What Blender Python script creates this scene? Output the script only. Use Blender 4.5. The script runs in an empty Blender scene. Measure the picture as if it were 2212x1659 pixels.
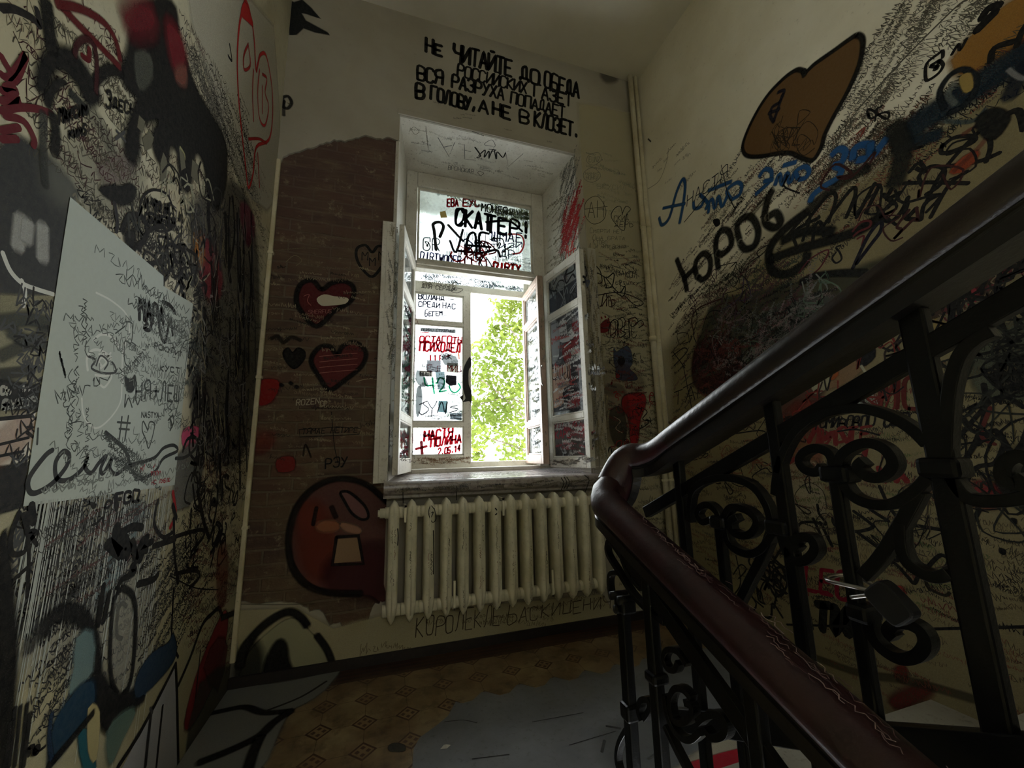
import bpy, bmesh, math, random
from mathutils import Vector, Matrix, noise
from mathutils.geometry import tessellate_polygon

# ------------------------------------------------------------------ camera, sky, light, exposure
W, H, F = 2212, 1659, 860.0
PIT, ROL, YAW = .176912788, -.0218723081, .313120199
EYE = Vector((0, 0, 1.10))
_f = Vector((math.sin(YAW)*math.cos(PIT), math.cos(YAW)*math.cos(PIT), math.sin(PIT)))
_r = Vector((math.cos(YAW), -math.sin(YAW), 0)); _u = _r.cross(_f)
RIGHT = math.cos(ROL)*_r + math.sin(ROL)*_u
UP = -math.sin(ROL)*_r + math.cos(ROL)*_u
FWD = _f
sc = bpy.context.scene
col = sc.collection
cam_d = bpy.data.cameras.new('camera'); cam = bpy.data.objects.new('camera', cam_d); col.objects.link(cam)
cam_d.sensor_fit = 'HORIZONTAL'; cam_d.sensor_width = 36; cam_d.lens = F/W*36; cam_d.clip_start = .02
m = Matrix.Identity(4)
for i in range(3):
    m[i][0], m[i][1], m[i][2], m[i][3] = RIGHT[i], UP[i], -FWD[i], EYE[i]
cam.matrix_world = m
sc.camera = cam
wd = bpy.data.worlds.new('overcast_sky'); sc.world = wd; wd.use_nodes = True
bg = wd.node_tree.nodes['Background']
bg.inputs[0].default_value = (.93, .98, 1, 1); bg.inputs[1].default_value = 11.0
def portal(name, loc, rot, sx, sy):
    d = bpy.data.lights.new(name, 'AREA'); d.shape = 'RECTANGLE'; d.size = sx; d.size_y = sy; d.cycles.is_portal = True
    o = bpy.data.objects.new(name, d); o.location = loc; o.rotation_euler = rot; col.objects.link(o)
portal('window_portal', (.70, 3.5, 2.2), (-math.pi/2, 0, 0), 1.15, 2.5)
portal("rear_portal", (.2, -3.62, 3.3), (math.pi/2, 0, 0), .52, .62)  # serves the added opening behind the camera that gives fill daylight
sc.view_settings.view_transform = 'Standard'; sc.view_settings.look = 'None'
sc.view_settings.exposure = 0.24; sc.view_settings.gamma = 1; sc.view_settings.use_curve_mapping = False
sc.cycles.transparent_max_bounces = 48; sc.cycles.diffuse_bounces = 6; sc.cycles.max_bounces = 12
sc.cycles.sample_clamp_indirect = 6

# ------------------------------------------------------------------ helpers
R = random.Random(7)
DW, XL, XR, ZC = 2.515, -.685, 2.03, 4.325      # back wall, left wall, right wall, ceiling
def ray(u, v): return RIGHT*((u-W/2)/F) - UP*((v-H/2)/F) + FWD
def on(ax, val, u, v):
    d = ray(u, v); return EYE + d*((val-EYE[ax])/d[ax])
def lin(c):
    o = []
    for x in c[:3]:
        x /= 255; o.append(x/12.92 if x <= .04045 else ((x+.055)/1.055)**2.4)
    return tuple(o)+(1.0,)

class Pl:                                        # a flat surface of the place that can carry paint
    def __init__(s, o, a, b, off=.0003):
        s.o = Vector(o); s.a = Vector(a).normalized(); s.b = Vector(b).normalized(); s.n = s.a.cross(s.b); s.k = 0; s.off = off
    def at(s, u, v):                             # where the sight line through (u, v) meets the surface, in surface metres
        d = ray(u, v); t = (s.o-EYE).dot(s.n)/d.dot(s.n); p = EYE+d*t-s.o
        return Vector((p.dot(s.a), p.dot(s.b)))
    def w(s, q, h): return s.o+s.a*q[0]+s.b*q[1]+s.n*h
    def lay(s):
        s.k += 1; return s.off+s.k*.0000025

def mat(name, color=(.5, .5, .5), rough=.6, metal=0, spec=.5):
    m = bpy.data.materials.new(name); m.use_nodes = True
    b = m.node_tree.nodes['Principled BSDF']
    b.inputs['Base Color'].default_value = tuple(color[:3])+(1,); b.inputs['Roughness'].default_value = rough
    b.inputs['Metallic'].default_value = metal; b.inputs['Specular IOR Level'].default_value = spec
    return m
class N:                                         # tiny node-tree writer
    def __init__(s, m): s.t = m.node_tree; s.b = s.t.nodes.get('Principled BSDF')
    def n(s, typ, **kw):
        x = s.t.nodes.new(typ)
        for k, v in kw.items():
            if k in x.inputs: x.inputs[k].default_value = v
            else: setattr(x, k, v)
        return x
    def l(s, a, b): s.t.links.new(a, b)
    def math(s, op, a, b=None, c=None):
        x = s.n('ShaderNodeMath', operation=op)
        for i, q in enumerate((a, b, c)):
            if q is None: continue
            if isinstance(q, (int, float)): x.inputs[i].default_value = q
            else: s.l(q, x.inputs[i])
        return x.outputs[0]
    def mix(s, f, a, b):
        x = s.n('ShaderNodeMix', data_type='RGBA')
        for i, q in ((0, f), (6, a), (7, b)):
            if isinstance(q, (int, float)): x.inputs[i].default_value = q
            elif isinstance(q, tuple): x.inputs[i].default_value = q
            else: s.l(q, x.inputs[i])
        return x.outputs[2]
    def noise(s, scale, detail=4, vec=None, rough=.6, dist=0):
        x = s.n('ShaderNodeTexNoise'); x.inputs['Scale'].default_value = scale; x.inputs['Detail'].default_value = detail
        x.inputs['Roughness'].default_value = rough; x.inputs['Distortion'].default_value = dist
        s.l(vec if vec is not None else s.co(), x.inputs['Vector']); return x.outputs['Fac']
    def co(s):
        if not hasattr(s, '_c'): s._c = s.n('ShaderNodeTexCoord').outputs['Object']
        return s._c
    def ramp(s, f, lo, hi):
        x = s.n('ShaderNodeMapRange'); x.inputs[1].default_value = lo; x.inputs[2].default_value = hi; s.l(f, x.inputs[0]); return x.outputs[0]
    def bump(s, h, strength=.3, dist=.005):
        x = s.n('ShaderNodeBump'); x.inputs['Strength'].default_value = strength; x.inputs['Distance'].default_value = dist
        s.l(h, x.inputs['Height']); s.l(x.outputs[0], s.b.inputs['Normal'])

def worn(name, c1, c2, c3, rough=.55, s1=2.5, s2=40, lo=.55, hi=.75, bump=.25, spec=.5):
    "old paint: two tones in large clouds, fine dirty specks of a third"
    m = mat(name, lin(c1), rough, spec=spec); n = N(m)
    a = n.mix(n.ramp(n.noise(s1, 5), .38, .65), lin(c1), lin(c2))
    g = n.noise(s2, 6, rough=.75)
    b = n.mix(n.ramp(g, lo, hi), a, lin(c3))
    n.l(b, n.b.inputs['Base Color']); n.bump(n.noise(s2*.6, 4), bump, .004)
    return m

class MB:                                        # collects shapes into ONE mesh object
    def __init__(s): s.v = []; s.f = []; s.mi = []; s.c = []; s.al = []; s.cur = 0; s.usecol = False; s.sm = False
    def add(s, vs, fs, c=None, al=None):
        k = len(s.v); s.v += [tuple(v) for v in vs]; s.f += [tuple(i+k for i in f) for f in fs]; s.mi += [s.cur]*len(fs)
        if c is not None:
            s.usecol = True; s.c += [c]*len(vs); s.al += (al or [1.0]*len(vs))
    def box(s, x0, x1, y0, y1, z0, z1):
        s.add([(x, y, z) for x in (x0, x1) for y in (y0, y1) for z in (z0, z1)],
              [(0, 1, 3, 2), (4, 6, 7, 5), (0, 4, 5, 1), (2, 3, 7, 6), (0, 2, 6, 4), (1, 5, 7, 3)])
    def prism(s, poly, fa, fb):
        "poly: 2D points; fa/fb map a 2D point to the two end faces"
        n = len(poly); s.add([fa(p) for p in poly]+[fb(p) for p in poly],
            [tuple(range(n))[::-1], tuple(range(n, 2*n))]+[(i, (i+1) % n, n+(i+1) % n, n+i) for i in range(n)])
    def sweep(s, path, prof, ups=None, caps=True, hs=None):
        "profile (x along side, z along up) carried along a 3D path"
        rings = []
        n = len(path)
        for i, p in enumerate(path):
            p = Vector(p); t = (Vector(path[min(i+1, n-1)])-Vector(path[max(i-1, 0)])).normalized()
            up = Vector(ups[i]) if ups else Vector((0, 0, 1))
            if abs(t.dot(up)) > .98: up = Vector((0, 1, 0)) if not ups else Vector((1, 0, 0))
            sd = t.cross(up).normalized(); u2 = sd.cross(t)
            k_ = hs[i] if hs else 1; rings.append([p+sd*a+u2*(b*k_) for a, b in prof])
        k = len(prof); vs = [q for r in rings for q in r]
        fs = [(i*k+j, i*k+(j+1) % k, (i+1)*k+(j+1) % k, (i+1)*k+j) for i in range(n-1) for j in range(k)]
        if caps: fs += [tuple(range(k))[::-1], tuple(range((n-1)*k, n*k))]
        s.add(vs, fs)
    def tube(s, path, r, k=8):
        s.sweep(path, [(math.cos(2*math.pi*i/k)*r, math.sin(2*math.pi*i/k)*r) for i in range(k)])
    def build(s, name, mats, parent=None, smooth=False, bevel=0):
        me = bpy.data.meshes.new(name); me.from_pydata(s.v, [], s.f)
        for m in (mats if isinstance(mats, (list, tuple)) else [mats]): me.materials.append(m)
        me.polygons.foreach_set('material_index', s.mi)
        if s.usecol:
            a = me.color_attributes.new('paint', 'FLOAT_COLOR', 'POINT')
            a.data.foreach_set('color', [q for c, al in zip(s.c, s.al) for q in (c[0], c[1], c[2], al)])
        if smooth: me.polygons.foreach_set('use_smooth', [True]*len(s.f))
        me.update()
        if not s.usecol:
            bm = bmesh.new(); bm.from_mesh(me); bmesh.ops.recalc_face_normals(bm, faces=bm.faces); bm.to_mesh(me); bm.free()
        o = bpy.data.objects.new(name, me); col.objects.link(o)
        if parent: o.parent = parent; 
        if bevel:
            b = o.modifiers.new('soft_edges', 'BEVEL'); b.width = bevel; b.segments = 2; b.limit_method = 'ANGLE'; b.angle_limit = .6
        return o
def tag(o, label=None, cat=None, group=None, kind=None):
    for k, v in (('label', label), ('category', cat), ('group', group), ('kind', kind)):
        if v: o[k] = v
    return o
def empty(name, loc=(0, 0, 0)):
    o = bpy.data.objects.new(name, None); o.location = loc; o.empty_display_size = .1; col.objects.link(o); return o
def adopt(o, parent):                            # parent while keeping world place (parents here are unrotated)
    o.parent = parent; o.location = Vector(o.location)-parent.location
    return o
def smooth_line(pts, sub=5, closed=False):
    pts = [Vector(p) for p in pts]; n = len(pts)
    if n < 3 or sub < 2: return pts
    out = []
    for i in range(n if closed else n-1):
        g = (lambda j: pts[j % n]) if closed else (lambda j: pts[max(0, min(n-1, j))])
        p0, p1, p2, p3 = g(i-1), g(i), g(i+1), g(i+2)
        for k in range(sub):
            t = k/sub
            out.append(.5*((2*p1)+(p2-p0)*t+(2*p0-5*p1+4*p2-p3)*t*t+(3*p1-p0-3*p2+p3)*t**3))
    if not closed: out.append(pts[-1])
    return out
def xy(s): 
    a = [float(q) for q in s.replace(',', ' ').split()]; return list(zip(a[::2], a[1::2]))

# ------------------------------------------------------------------ paint: brush and spray strokes lying on a surface
def ribbon(mb, pl, q, w, c, soft=0, taper=0, h=None):
    "q: 2D points on the surface, w: full width in metres; soft: spray edge"
    h = pl.lay() if h is None else h
    q2 = [q[0]]
    for p in q[1:]:
        if (p-q2[-1]).length > 1e-5: q2.append(p)
    q = q2; n = len(q)
    if n == 1: q = [q[0], q[0]+Vector((w*.2, 0))]; n = 2
    d = [(q[min(i+1, n-1)]-q[max(i-1, 0)]) for i in range(n)]
    d = [x.normalized() if x.length > 1e-9 else Vector((1, 0)) for x in d]
    e0, e1 = q[0]-d[0]*w*.35, q[-1]+d[-1]*w*.35
    pts = [(e0, d[0], .45)]+[(q[i], d[i], 1) for i in range(n)]+[(e1, d[-1], .45)]
    vs, fs, al = [], [], []
    rows = (-.5, -.28, .28, .5) if soft else (-.5, .5)
    k = len(rows); m = len(pts)
    for i, (p, t, ww) in enumerate(pts):
        nn = Vector((-t.y, t.x)); 
        wid = w*ww*(1-taper*abs(2*i/(m-1)-1)) if taper else w*ww
        for r in rows:
            vs.append(pl.w(p+nn*r*wid, h)); al.append((0.0 if abs(r) == .5 or i in (0, m-1) else soft) if soft else 1.0)
    for i in range(m-1):
        for j in range(k-1):
            a = i*k+j; fs.append((a, a+k, a+k+1, a+1))
    mb.cur = 1 if soft else 0
    mb.add(vs, fs, c, al)
def S(mb, pl, s, w, c, soft=0, sub=5, closed=False, taper=0):
    "stroke through points of the photograph, w in millimetres"
    q = [pl.at(*p) for p in (xy(s) if isinstance(s, str) else s)]
    q = smooth_line(q, sub, closed)
    if closed: q.append(q[0])
    ribbon(mb, pl, q, w*.001, lin(c), soft, taper)
def FILL(mb, pl, s, c, soft=0, sub=4, edge=20, op=1.0):
    q = [pl.at(*p) for p in (xy(s) if isinstance(s, str) else s)]
    q = smooth_line(q, sub, True); h = pl.lay()
    tri = tessellate_polygon([[Vector((p.x, p.y, 0)) for p in q]])
    mb.cur = 1 if (soft or op < 1) else 0
    c = lin(c); fs = []
    for t in tri:
        a, b, d = (q[i] for i in t)
        fs.append(t if (b-a).cross(d-a) > 0 else t[::-1])
    mb.add([pl.w(p, h) for p in q], fs, c, [op]*len(q))
    if soft:                                     # a spray-soft border outside the filled shape
        n = len(q); area = sum(q[i].cross(q[(i+1) % n]) for i in range(n)); sg = 1 if area > 0 else -1
        out = []
        for i in range(n):
            t = (q[(i+1) % n]-q[i-1]).normalized(); out.append(q[i]+Vector((t.y, -t.x))*sg*edge*.001)
        mb.add([pl.w(p, h) for p in q+out], [(i, (i+1) % n, n+(i+1) % n, n+i) for i in range(n)], c, [op]*n+[0.0]*n)

GL = {'А':'002640 1232','Б':'4606003041423303','В':'000636454433033342413000','Г':'000646','Д':'00014140 1115263631','Е':'46060040 0333',
'Ж':'0046 0640 2026','З':'05163645443323334241301001','И':'06004640','Й':'06004640 1737','К':'0006 460340','Л':'0011264640','М':'0006234640',
'Н':'0006 4640 0343','О':'100105163645413010','П':'00064640','Р':'00063645443303','С':'4536160501103041','Т':'2026 0646','У':'0623 461000',
'Ф':'2026 120304153544433212','Х':'0046 0640','Ц':'06004046 4051','Ч':'06041343 4640','Ш':'06004046 2026','Ы':'06002031322303 4046',
'Ь':'06003041423303','Э':'0516364541301001 1343','Ю':'0006 0313 201115263645413020','Я':'40461605041343 1300','Щ':'06004046 2026 4051',
'D':'0006264531402000','E':'46060040 0333','G':'4536160501103041432343','I':'2026','L':'060040','N':'00064046','R':'00063645443303 2340','S':'453616050423334241301001',
'U':'060110304146','V':'062046','W':'0610243046','Y':'0623 4623 2320','F':'000646 0333','Q':'100105163645413010 2240','Z':'06460040','J':'3631201001',
'0':'100105163645413010','1':'052620','2':'05163645440040','3':'05163645443323334241301001','4':'300646024 2'.replace(' ',''),'5':'46060333424130100 1'.replace(' ',''),
'6':'4536160501103041423303','7':'064610','8':'13040516364544331302011030414233','9':'43130405163645413010','.':'2021',',':'2210','!':'2622 2021','+':'0343 2125',
'-':'0343','@':'3424143222333442413010010516364644','*':'0343 1125 3115','?':'0516364523222 021'.replace(' ','')}
GL['4'] = '30360242'; GL['?'] = '051636452322 2021'
GL.update({'A': GL['А'], 'B': GL['В'], 'C': GL['С'], 'H': GL['Н'], 'K': GL['К'], 'M': GL['М'], 'O': GL['О'], 'P': GL['Р'], 'T': GL['Т'], 'X': GL['Х']})
LOW = set('аеорсухтпиншцчклмзявгдйыьэюжбщф')
def T(mb, pl, txt, p0, p1, hpx, w, c, jit=.25, soft=0, gap=.28, round_=False):
    "hand lettering: baseline from p0 to p1 (photograph), letter height hpx"
    a, b = pl.at(*p0), pl.at(*p1); up = pl.at(p0[0]+(p1[0]-p0[0])*.02, p0[1]-hpx)-a
    n = len(txt); ad = (b-a)/(n-.2); cw = ad*(1-gap); h = pl.lay(); cl = lin(c)
    for i, ch in enumerate(txt):
        if ch == ' ': continue
        s = .72 if ch in LOW else 1.0
        g = GL.get(ch) or GL.get(ch.upper())
        if not g: continue
        o = a+ad*i+up*R.uniform(-.05, .05)*jit*2; sx = R.uniform(1-.2*jit, 1+.2*jit); sy = s*R.uniform(1-.25*jit, 1+.2*jit); sh = R.uniform(-.15, .15)*jit
        for st in g.split():
            pts = [(int(st[k])/4, int(st[k+1])/6) for k in range(0, len(st)-1, 2)]
            pts = [(x+R.uniform(-.06, .06)*jit, y+R.uniform(-.05, .05)*jit) for x, y in pts]
            q = [o+cw*(x+y*sh)*sx+up*y*sy for x, y in pts]
            if len(q) > 4 or round_: q = smooth_line(q, 3)
            else:
                q = [q[0]]+[z for k in range(1, len(q)) for z in ((q[k-1]*.1+q[k]*.9), q[k], (q[k]*.9+q[min(k+1, len(q)-1)]*.1))]
            ribbon(mb, pl, q, w*.001*R.uniform(.88, 1.1), cl, soft, h=h)
def scrawl(mb, pl, quad, n, size, cols, wmm=(1.2, 3), ang=0, angj=.25, seed=1, letters=(3, 9), stretch=1.0, keep=None):
    "illegible small handwriting: words of jagged and looped strokes, spread over a quad given in photograph points (tl tr br bl)"
    stretch *= 1.9 if pl.a.y > .9 else 1
    r = random.Random(seed); A, B, C, D = (Vector(p) for p in xy(quad)); h0 = pl.lay(); pl.k += 4
    for _ in range(n):
        s, t = r.random(), r.random(); p = (A*(1-s)+B*s)*(1-t)+(D*(1-s)+C*s)*t
        if keep and not keep(p): continue
        o = pl.at(*p); sz = r.uniform(*size)*.001; an = ang+r.uniform(-angj, angj)
        ex = Vector((math.cos(an), math.sin(an))); ey = Vector((-ex.y, ex.x)); c = lin(r.choice(cols)); w = r.uniform(*wmm)*.001; hh = h0+r.random()*.000008
        k = r.randint(*letters); x = 0; q = []
        for j in range(k):
            kind = r.random(); lw = r.uniform(.5, .9)*stretch; th = r.choice((.6, .6, .7, 1, 1.2))
            if kind < .35: pts = [(0, 0), (.1, th), (.5, .1), (.8, th*.9), (.9, 0)]
            elif kind < .6: pts = [(.1, .5), (.5, .65), (.2, .05), (.8, 0), (.7, .6), (.95, 0)]
            elif kind < .8: pts = [(0, th), (.05, -.3*(r.random() < .3)), (.5, .5), (.9, .1)]
            else: pts = [(0, .6), (.5, 0), (1, .6)]
            pts = [(px+r.uniform(-.12, .12), py+r.uniform(-.12, .12)) for px, py in pts]
            seg = [o+ex*(x+px*lw)*sz+ey*py*sz for px, py in pts]
            if r.random() < .45: q += seg
            else:
                if len(q) > 1: ribbon(mb, pl, smooth_line(q, 2), w, c, h=hh)
                q = seg
            x += lw+.25
        if len(q) > 1: ribbon(mb, pl, smooth_line(q, 2), w, c, h=hh)
def tangle(mb, pl, quad, n, size, cols, wmm=(4, 9), seed=1, soft=0, pts=(4, 8)):
    "looping tag-like swirls, one above the other"
    r = random.Random(seed); A, B, C, D = (Vector(p) for p in xy(quad))
    for _ in range(n):
        s, t = r.random(), r.random(); p = (A*(1-s)+B*s)*(1-t)+(D*(1-s)+C*s)*t
        o = pl.at(*p); sz = r.uniform(*size)*.001; q = []; x = Vector((0, 0)); a = r.uniform(0, 6.3)
        for j in range(r.randint(*pts)):
            a += r.choice((-1, 1))*r.uniform(.8, 2.4); x = x*.55+Vector((math.cos(a), math.sin(a)*1.1))*sz*r.uniform(.5, 1); q.append(o+x+Vector((j*sz*.12, 0)))
        ribbon(mb, pl, smooth_line(q, 4), r.uniform(*wmm)*.001, lin(r.choice(cols)), soft)
def drips(mb, pl, x0, x1, y, n, length, cols, wmm=(1, 3), seed=1, y1=None):
    r = random.Random(seed); h0 = pl.lay(); pl.k += 4
    for i in range(n):
        s = r.random(); u = x0+(x1-x0)*s; v = y+((y1 if y1 is not None else y)-y)*s
        a = pl.at(u, v); L = r.uniform(.3, 1)**1.5*length
        ribbon(mb, pl, [a, a+Vector((r.uniform(-.002, .002), -L*.5)), a+Vector((r.uniform(-.004, .004), -L))], r.uniform(*wmm)*.001, lin(r.choice(cols)), h=h0+r.random()*.000008)

def paint_mat(name, alpha):
    m = mat(name, (.1, .1, .1), .65, spec=.1); n = N(m)
    a = n.n('ShaderNodeAttribute', attribute_name='paint')
    g = n.noise(70, 4)
    n.l(n.mix(n.ramp(g, .35, .9), a.outputs['Color'], n.mix(.12, a.outputs['Color'], (.25, .23, .18, 1))), n.b.inputs['Base Color'])
    if alpha:
        s = n.noise(420, 2); f = n.math('MULTIPLY', a.outputs['Alpha'], n.math('ADD', .55, n.math('MULTIPLY', s, .9)))
        x = n.math('MINIMUM', f, 1.0); n.l(x, n.b.inputs['Alpha'])
    return m
MK, SP = paint_mat('marker_paint', 0), paint_mat('spray_paint', 1)
PAINT = [MK, SP]
def backlit_paint(name, alpha):
    m = bpy.data.materials.new(name); m.use_nodes = True; n = N(m)
    a = n.n('ShaderNodeAttribute', attribute_name='paint'); tl = n.n('ShaderNodeBsdfTranslucent'); df = n.n('ShaderNodeBsdfDiffuse'); tr = n.n('ShaderNodeBsdfTransparent')
    dk = n.n('ShaderNodeVectorMath', operation='SCALE'); dk.inputs['Scale'].default_value = .42; n.l(a.outputs['Color'], dk.inputs[0])
    for x in (tl, df): n.l(dk.outputs[0], x.inputs[0])
    x = n.n('ShaderNodeMixShader'); x.inputs[0].default_value = .3; n.l(tl.outputs[0], x.inputs[1]); n.l(df.outputs[0], x.inputs[2])
    y = n.n('ShaderNodeMixShader'); n.l(tr.outputs[0], y.inputs[1]); n.l(x.outputs[0], y.inputs[2])
    if alpha: n.l(a.outputs['Alpha'], y.inputs[0])
    else: y.inputs[0].default_value = 1.0
    n.l(y.outputs[0], n.t.nodes['Material Output'].inputs[0]); return m
GPAINT = [backlit_paint('glass_marker', 0), backlit_paint('glass_spray', 1)]
BK = (22, 21, 22); RD = (150, 24, 28); BL = (24, 70, 120); GY = (70, 72, 74); WH = (205, 210, 205); PU = (70, 40, 75)
def paint(parent, name, f, pl, label=None, stuff=False):
    mb = MB(); f(mb, pl)
    if not mb.v: return
    o = mb.build(name, GPAINT if parent.name.startswith('glass_pane') and parent not in inr_p else PAINT); adopt(o, parent)
    if label: o['label'] = label
    o['kind'] = 'stuff' if stuff else 'structure'
    return o

def adopt(o, parent):
    w = Vector((0, 0, 0)); p = parent
    while p: w += Vector(p.location); p = p.parent
    o.parent = parent; o.location = Vector(o.location)-w
    return o
def part(mb, name, mats, parent, **kw):
    return adopt(mb.build(name, mats, **kw), parent)

# ------------------------------------------------------------------ materials of the room
M_back = worn('cream_plaster', (166, 161, 147), (154, 147, 131), (122, 114, 98), .6, 1.4, 30, .62, .85)
M_left = worn('glossy_cream_paint', (196, 192, 168), (180, 172, 142), (104, 98, 80), .38, 3, 38, .55, .8)
M_right = worn('beige_paint', (236, 230, 210), (222, 214, 190), (160, 150, 126), .5, 2, 40, .6, .85)
M_ceil = worn('ceiling_whitewash', (224, 219, 204), (210, 204, 186), (164, 156, 138), .8, 1.2, 20, .65, .9)
M_white = worn('chipped_white_paint', (216, 213, 202), (200, 195, 182), (112, 102, 86), .42, 6, 60, .56, .74, .35)
M_rad = worn('radiator_enamel', (232, 226, 204), (206, 202, 178), (112, 106, 86), .4, 8, 60, .6, .8, .2)
M_concrete = worn('grey_screed', (122, 125, 130), (104, 107, 111), (80, 79, 78), .7, 3, 50, .55, .8, .4)
M_step = worn('stone_step', (150, 146, 132), (128, 122, 108), (80, 74, 66), .6, 3, 40)
M_iron = worn('black_iron', (9, 9, 10), (12, 12, 12), (18, 17, 16), .36, 10, 90, .62, .8, .3, .22)
M_rail = worn('oxblood_rail_paint', (48, 20, 23), (36, 15, 18), (96, 80, 80), .38, 9, 110, .68, .8, .3)
M_steel = mat('steel', (.55, .53, .5), .3, 1)
M_black = mat('black_lacquer', (.008, .008, .009), .6, spec=.3)
M_dark = worn('dark_skirting_paint', (38, 30, 26), (28, 22, 20), (60, 52, 44), .5, 4, 40)

def brick_mat():
    m = mat('bare_brick', rough=.85); n = N(m)
    sp = n.n('ShaderNodeSeparateXYZ'); n.l(n.co(), sp.inputs[0]); cb = n.n('ShaderNodeCombineXYZ')
    n.l(sp.outputs[0], cb.inputs[0]); n.l(n.math('ADD', sp.outputs[2], n.math('MULTIPLY', n.noise(3, 2), .05)), cb.inputs[1])
    b = n.n('ShaderNodeTexBrick'); n.l(cb.outputs[0], b.inputs['Vector'])
    for k, v in (('Scale', 1), ('Mortar Size', .007), ('Mortar Smooth', .3), ('Brick Width', .235), ('Row Height', .074), ('Bias', -.2)): b.inputs[k].default_value = v
    b.inputs['Color1'].default_value = lin((92, 66, 52)); b.inputs['Color2'].default_value = lin((72, 56, 48)); b.inputs['Mortar'].default_value = lin((104, 92, 76))
    big = n.ramp(n.noise(3.2, 5), .45, .62)
    up = n.ramp(sp.outputs[2], 1.9, 2.9)                     # higher up a mauve-brown wash covers the courses
    c = n.mix(n.math('MULTIPLY', big, .75), b.outputs[0], lin((100, 84, 62)))
    c = n.mix(n.math('MULTIPLY', up, .6), c, lin((84, 62, 58)))
    c = n.mix(n.ramp(n.noise(14, 6, rough=.75), .58, .72), c, lin((150, 138, 112)))
    st = n.n('ShaderNodeCombineXYZ'); n.l(n.math('MULTIPLY', sp.outputs[0], 2.2), st.inputs[0]); n.l(n.math('MULTIPLY', sp.outputs[2], 11), st.inputs[1])
    c = n.mix(n.math('MULTIPLY', n.ramp(n.noise(1.6, 6, st.outputs[0], .65), .5, .7), .6), c, lin((124, 108, 84)))
    n.l(c, n.b.inputs['Base Color'])
    n.bump(n.math('SUBTRACT', n.noise(30, 5), n.math('MULTIPLY', b.outputs['Fac'], .9)), .8, .012); return m
M_brick = brick_mat()

def tile_mat():
    m = mat('octagon_tiles', rough=.45); n = N(m); P = .1775
    sp = n.n('ShaderNodeSeparateXYZ'); n.l(n.co(), sp.inputs[0])
    def fr(o, off):
        t = n.math('DIVIDE', n.math('ADD', o, off), P); t = n.math('SUBTRACT', n.math('FRACT', n.math('ADD', t, 100.5)), .5); return t
    u, v = fr(sp.outputs[0], .035), fr(sp.outputs[1], -1.84); au, av = n.math('ABSOLUTE', u), n.math('ABSOLUTE', v); s = n.math('ADD', au, av)
    dot = n.math('LESS_THAN', s, .30); inner = n.math('LESS_THAN', s, .235)
    du, dv = n.math('ABSOLUTE', n.math('ADD', u, v)), n.math('ABSOLUTE', n.math('SUBTRACT', u, v))
    mx = n.math('MAXIMUM', du, dv)
    cross = n.math('MULTIPLY', n.math('LESS_THAN', n.math('ABSOLUTE', n.math('SUBTRACT', mx, .12)), .055), n.math('GREATER_THAN', n.math('MINIMUM', du, dv), .05))
    grout = n.math('MULTIPLY', n.math('LESS_THAN', n.math('MINIMUM', au, av), .008), n.math('SUBTRACT', 1, dot))
    cloud = n.ramp(n.noise(4, 5), .35, .7)
    tile = n.mix(cloud, lin((156, 138, 104)), lin((104, 80, 54)))
    c = n.mix(dot, tile, lin((80, 54, 38))); c = n.mix(n.math('MULTIPLY', inner, .9), c, lin((138, 116, 84)))
    c = n.mix(n.math('MULTIPLY', n.math('MULTIPLY', cross, inner), .85), c, lin((78, 50, 40))); c = n.mix(n.math('MULTIPLY', grout, .7), c, lin((84, 62, 40)))
    # plain dark border rows along the window wall
    yb = n.math('GREATER_THAN', sp.outputs[1], 2.37); st = n.math('LESS_THAN', n.math('FRACT', n.math('DIVIDE', sp.outputs[1], .038)), .5)
    c = n.mix(yb, c, n.mix(st, lin((70, 42, 32)), lin((44, 30, 26))))
    c = n.mix(n.ramp(n.noise(9, 6, rough=.7), .5, .75), c, lin((76, 60, 42)))
    c = n.mix(n.math('MULTIPLY', n.ramp(n.noise(2.2, 4), .45, .65), .5), c, lin((96, 70, 44)))
    n.l(c, n.b.inputs['Base Color']); n.bump(n.noise(60, 3), .15, .003); return m
M_tile = tile_mat()

# ------------------------------------------------------------------ the room shell
def struct(mb, name, mats, **kw): return tag(mb.build(name, mats, **kw), kind='structure')
Y2 = 3.45; YR = -3.6
b = MB(); b.box(XL-.25, XR+.25, 1.15, DW+.02, -.2, 0); floor = struct(b, 'floor', M_tile)
b = MB(); b.box(XL-.25, XR+.25, YR, Y2, ZC, ZC+.2); ceiling = struct(b, 'ceiling', M_ceil)
b = MB(); b.box(XL-.25, XL, YR, DW+.02, -2.6, ZC); wall_left = struct(b, 'wall_left', M_left)
b = MB(); b.box(XR, XR+.25, YR, DW+.02, -2.6, ZC); wall_right = struct(b, 'wall_right', M_right)
b = MB(); OX0, OX1, OZ0, OZ1 = .035, 1.376, .93, 3.455; yb = DW+.014
def slab(poly, z0, z1): b.prism(poly, lambda p: (p[0], p[1], z0), lambda p: (p[0], p[1], z1))
slab([(XL-.25, yb), (OX0, yb), (.112, 3.05), (.17, 3.05), (.17, Y2), (XL-.25, Y2)], -.2, ZC)
slab([(OX1, yb), (XR+.25, yb), (XR+.25, Y2), (1.25, Y2), (1.25, 3.05), (1.306, 3.05)], -.2, ZC)
b.cur = 1
b.prism([(yb, OZ1), (3.05, 3.43), (3.05, 3.33), (Y2, 3.33), (Y2, ZC), (yb, ZC)], lambda p: (OX0, p[0], p[1]), lambda p: (OX1, p[0], p[1]))
b.box(OX0, OX1, yb, Y2, -.2, OZ0)
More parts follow.
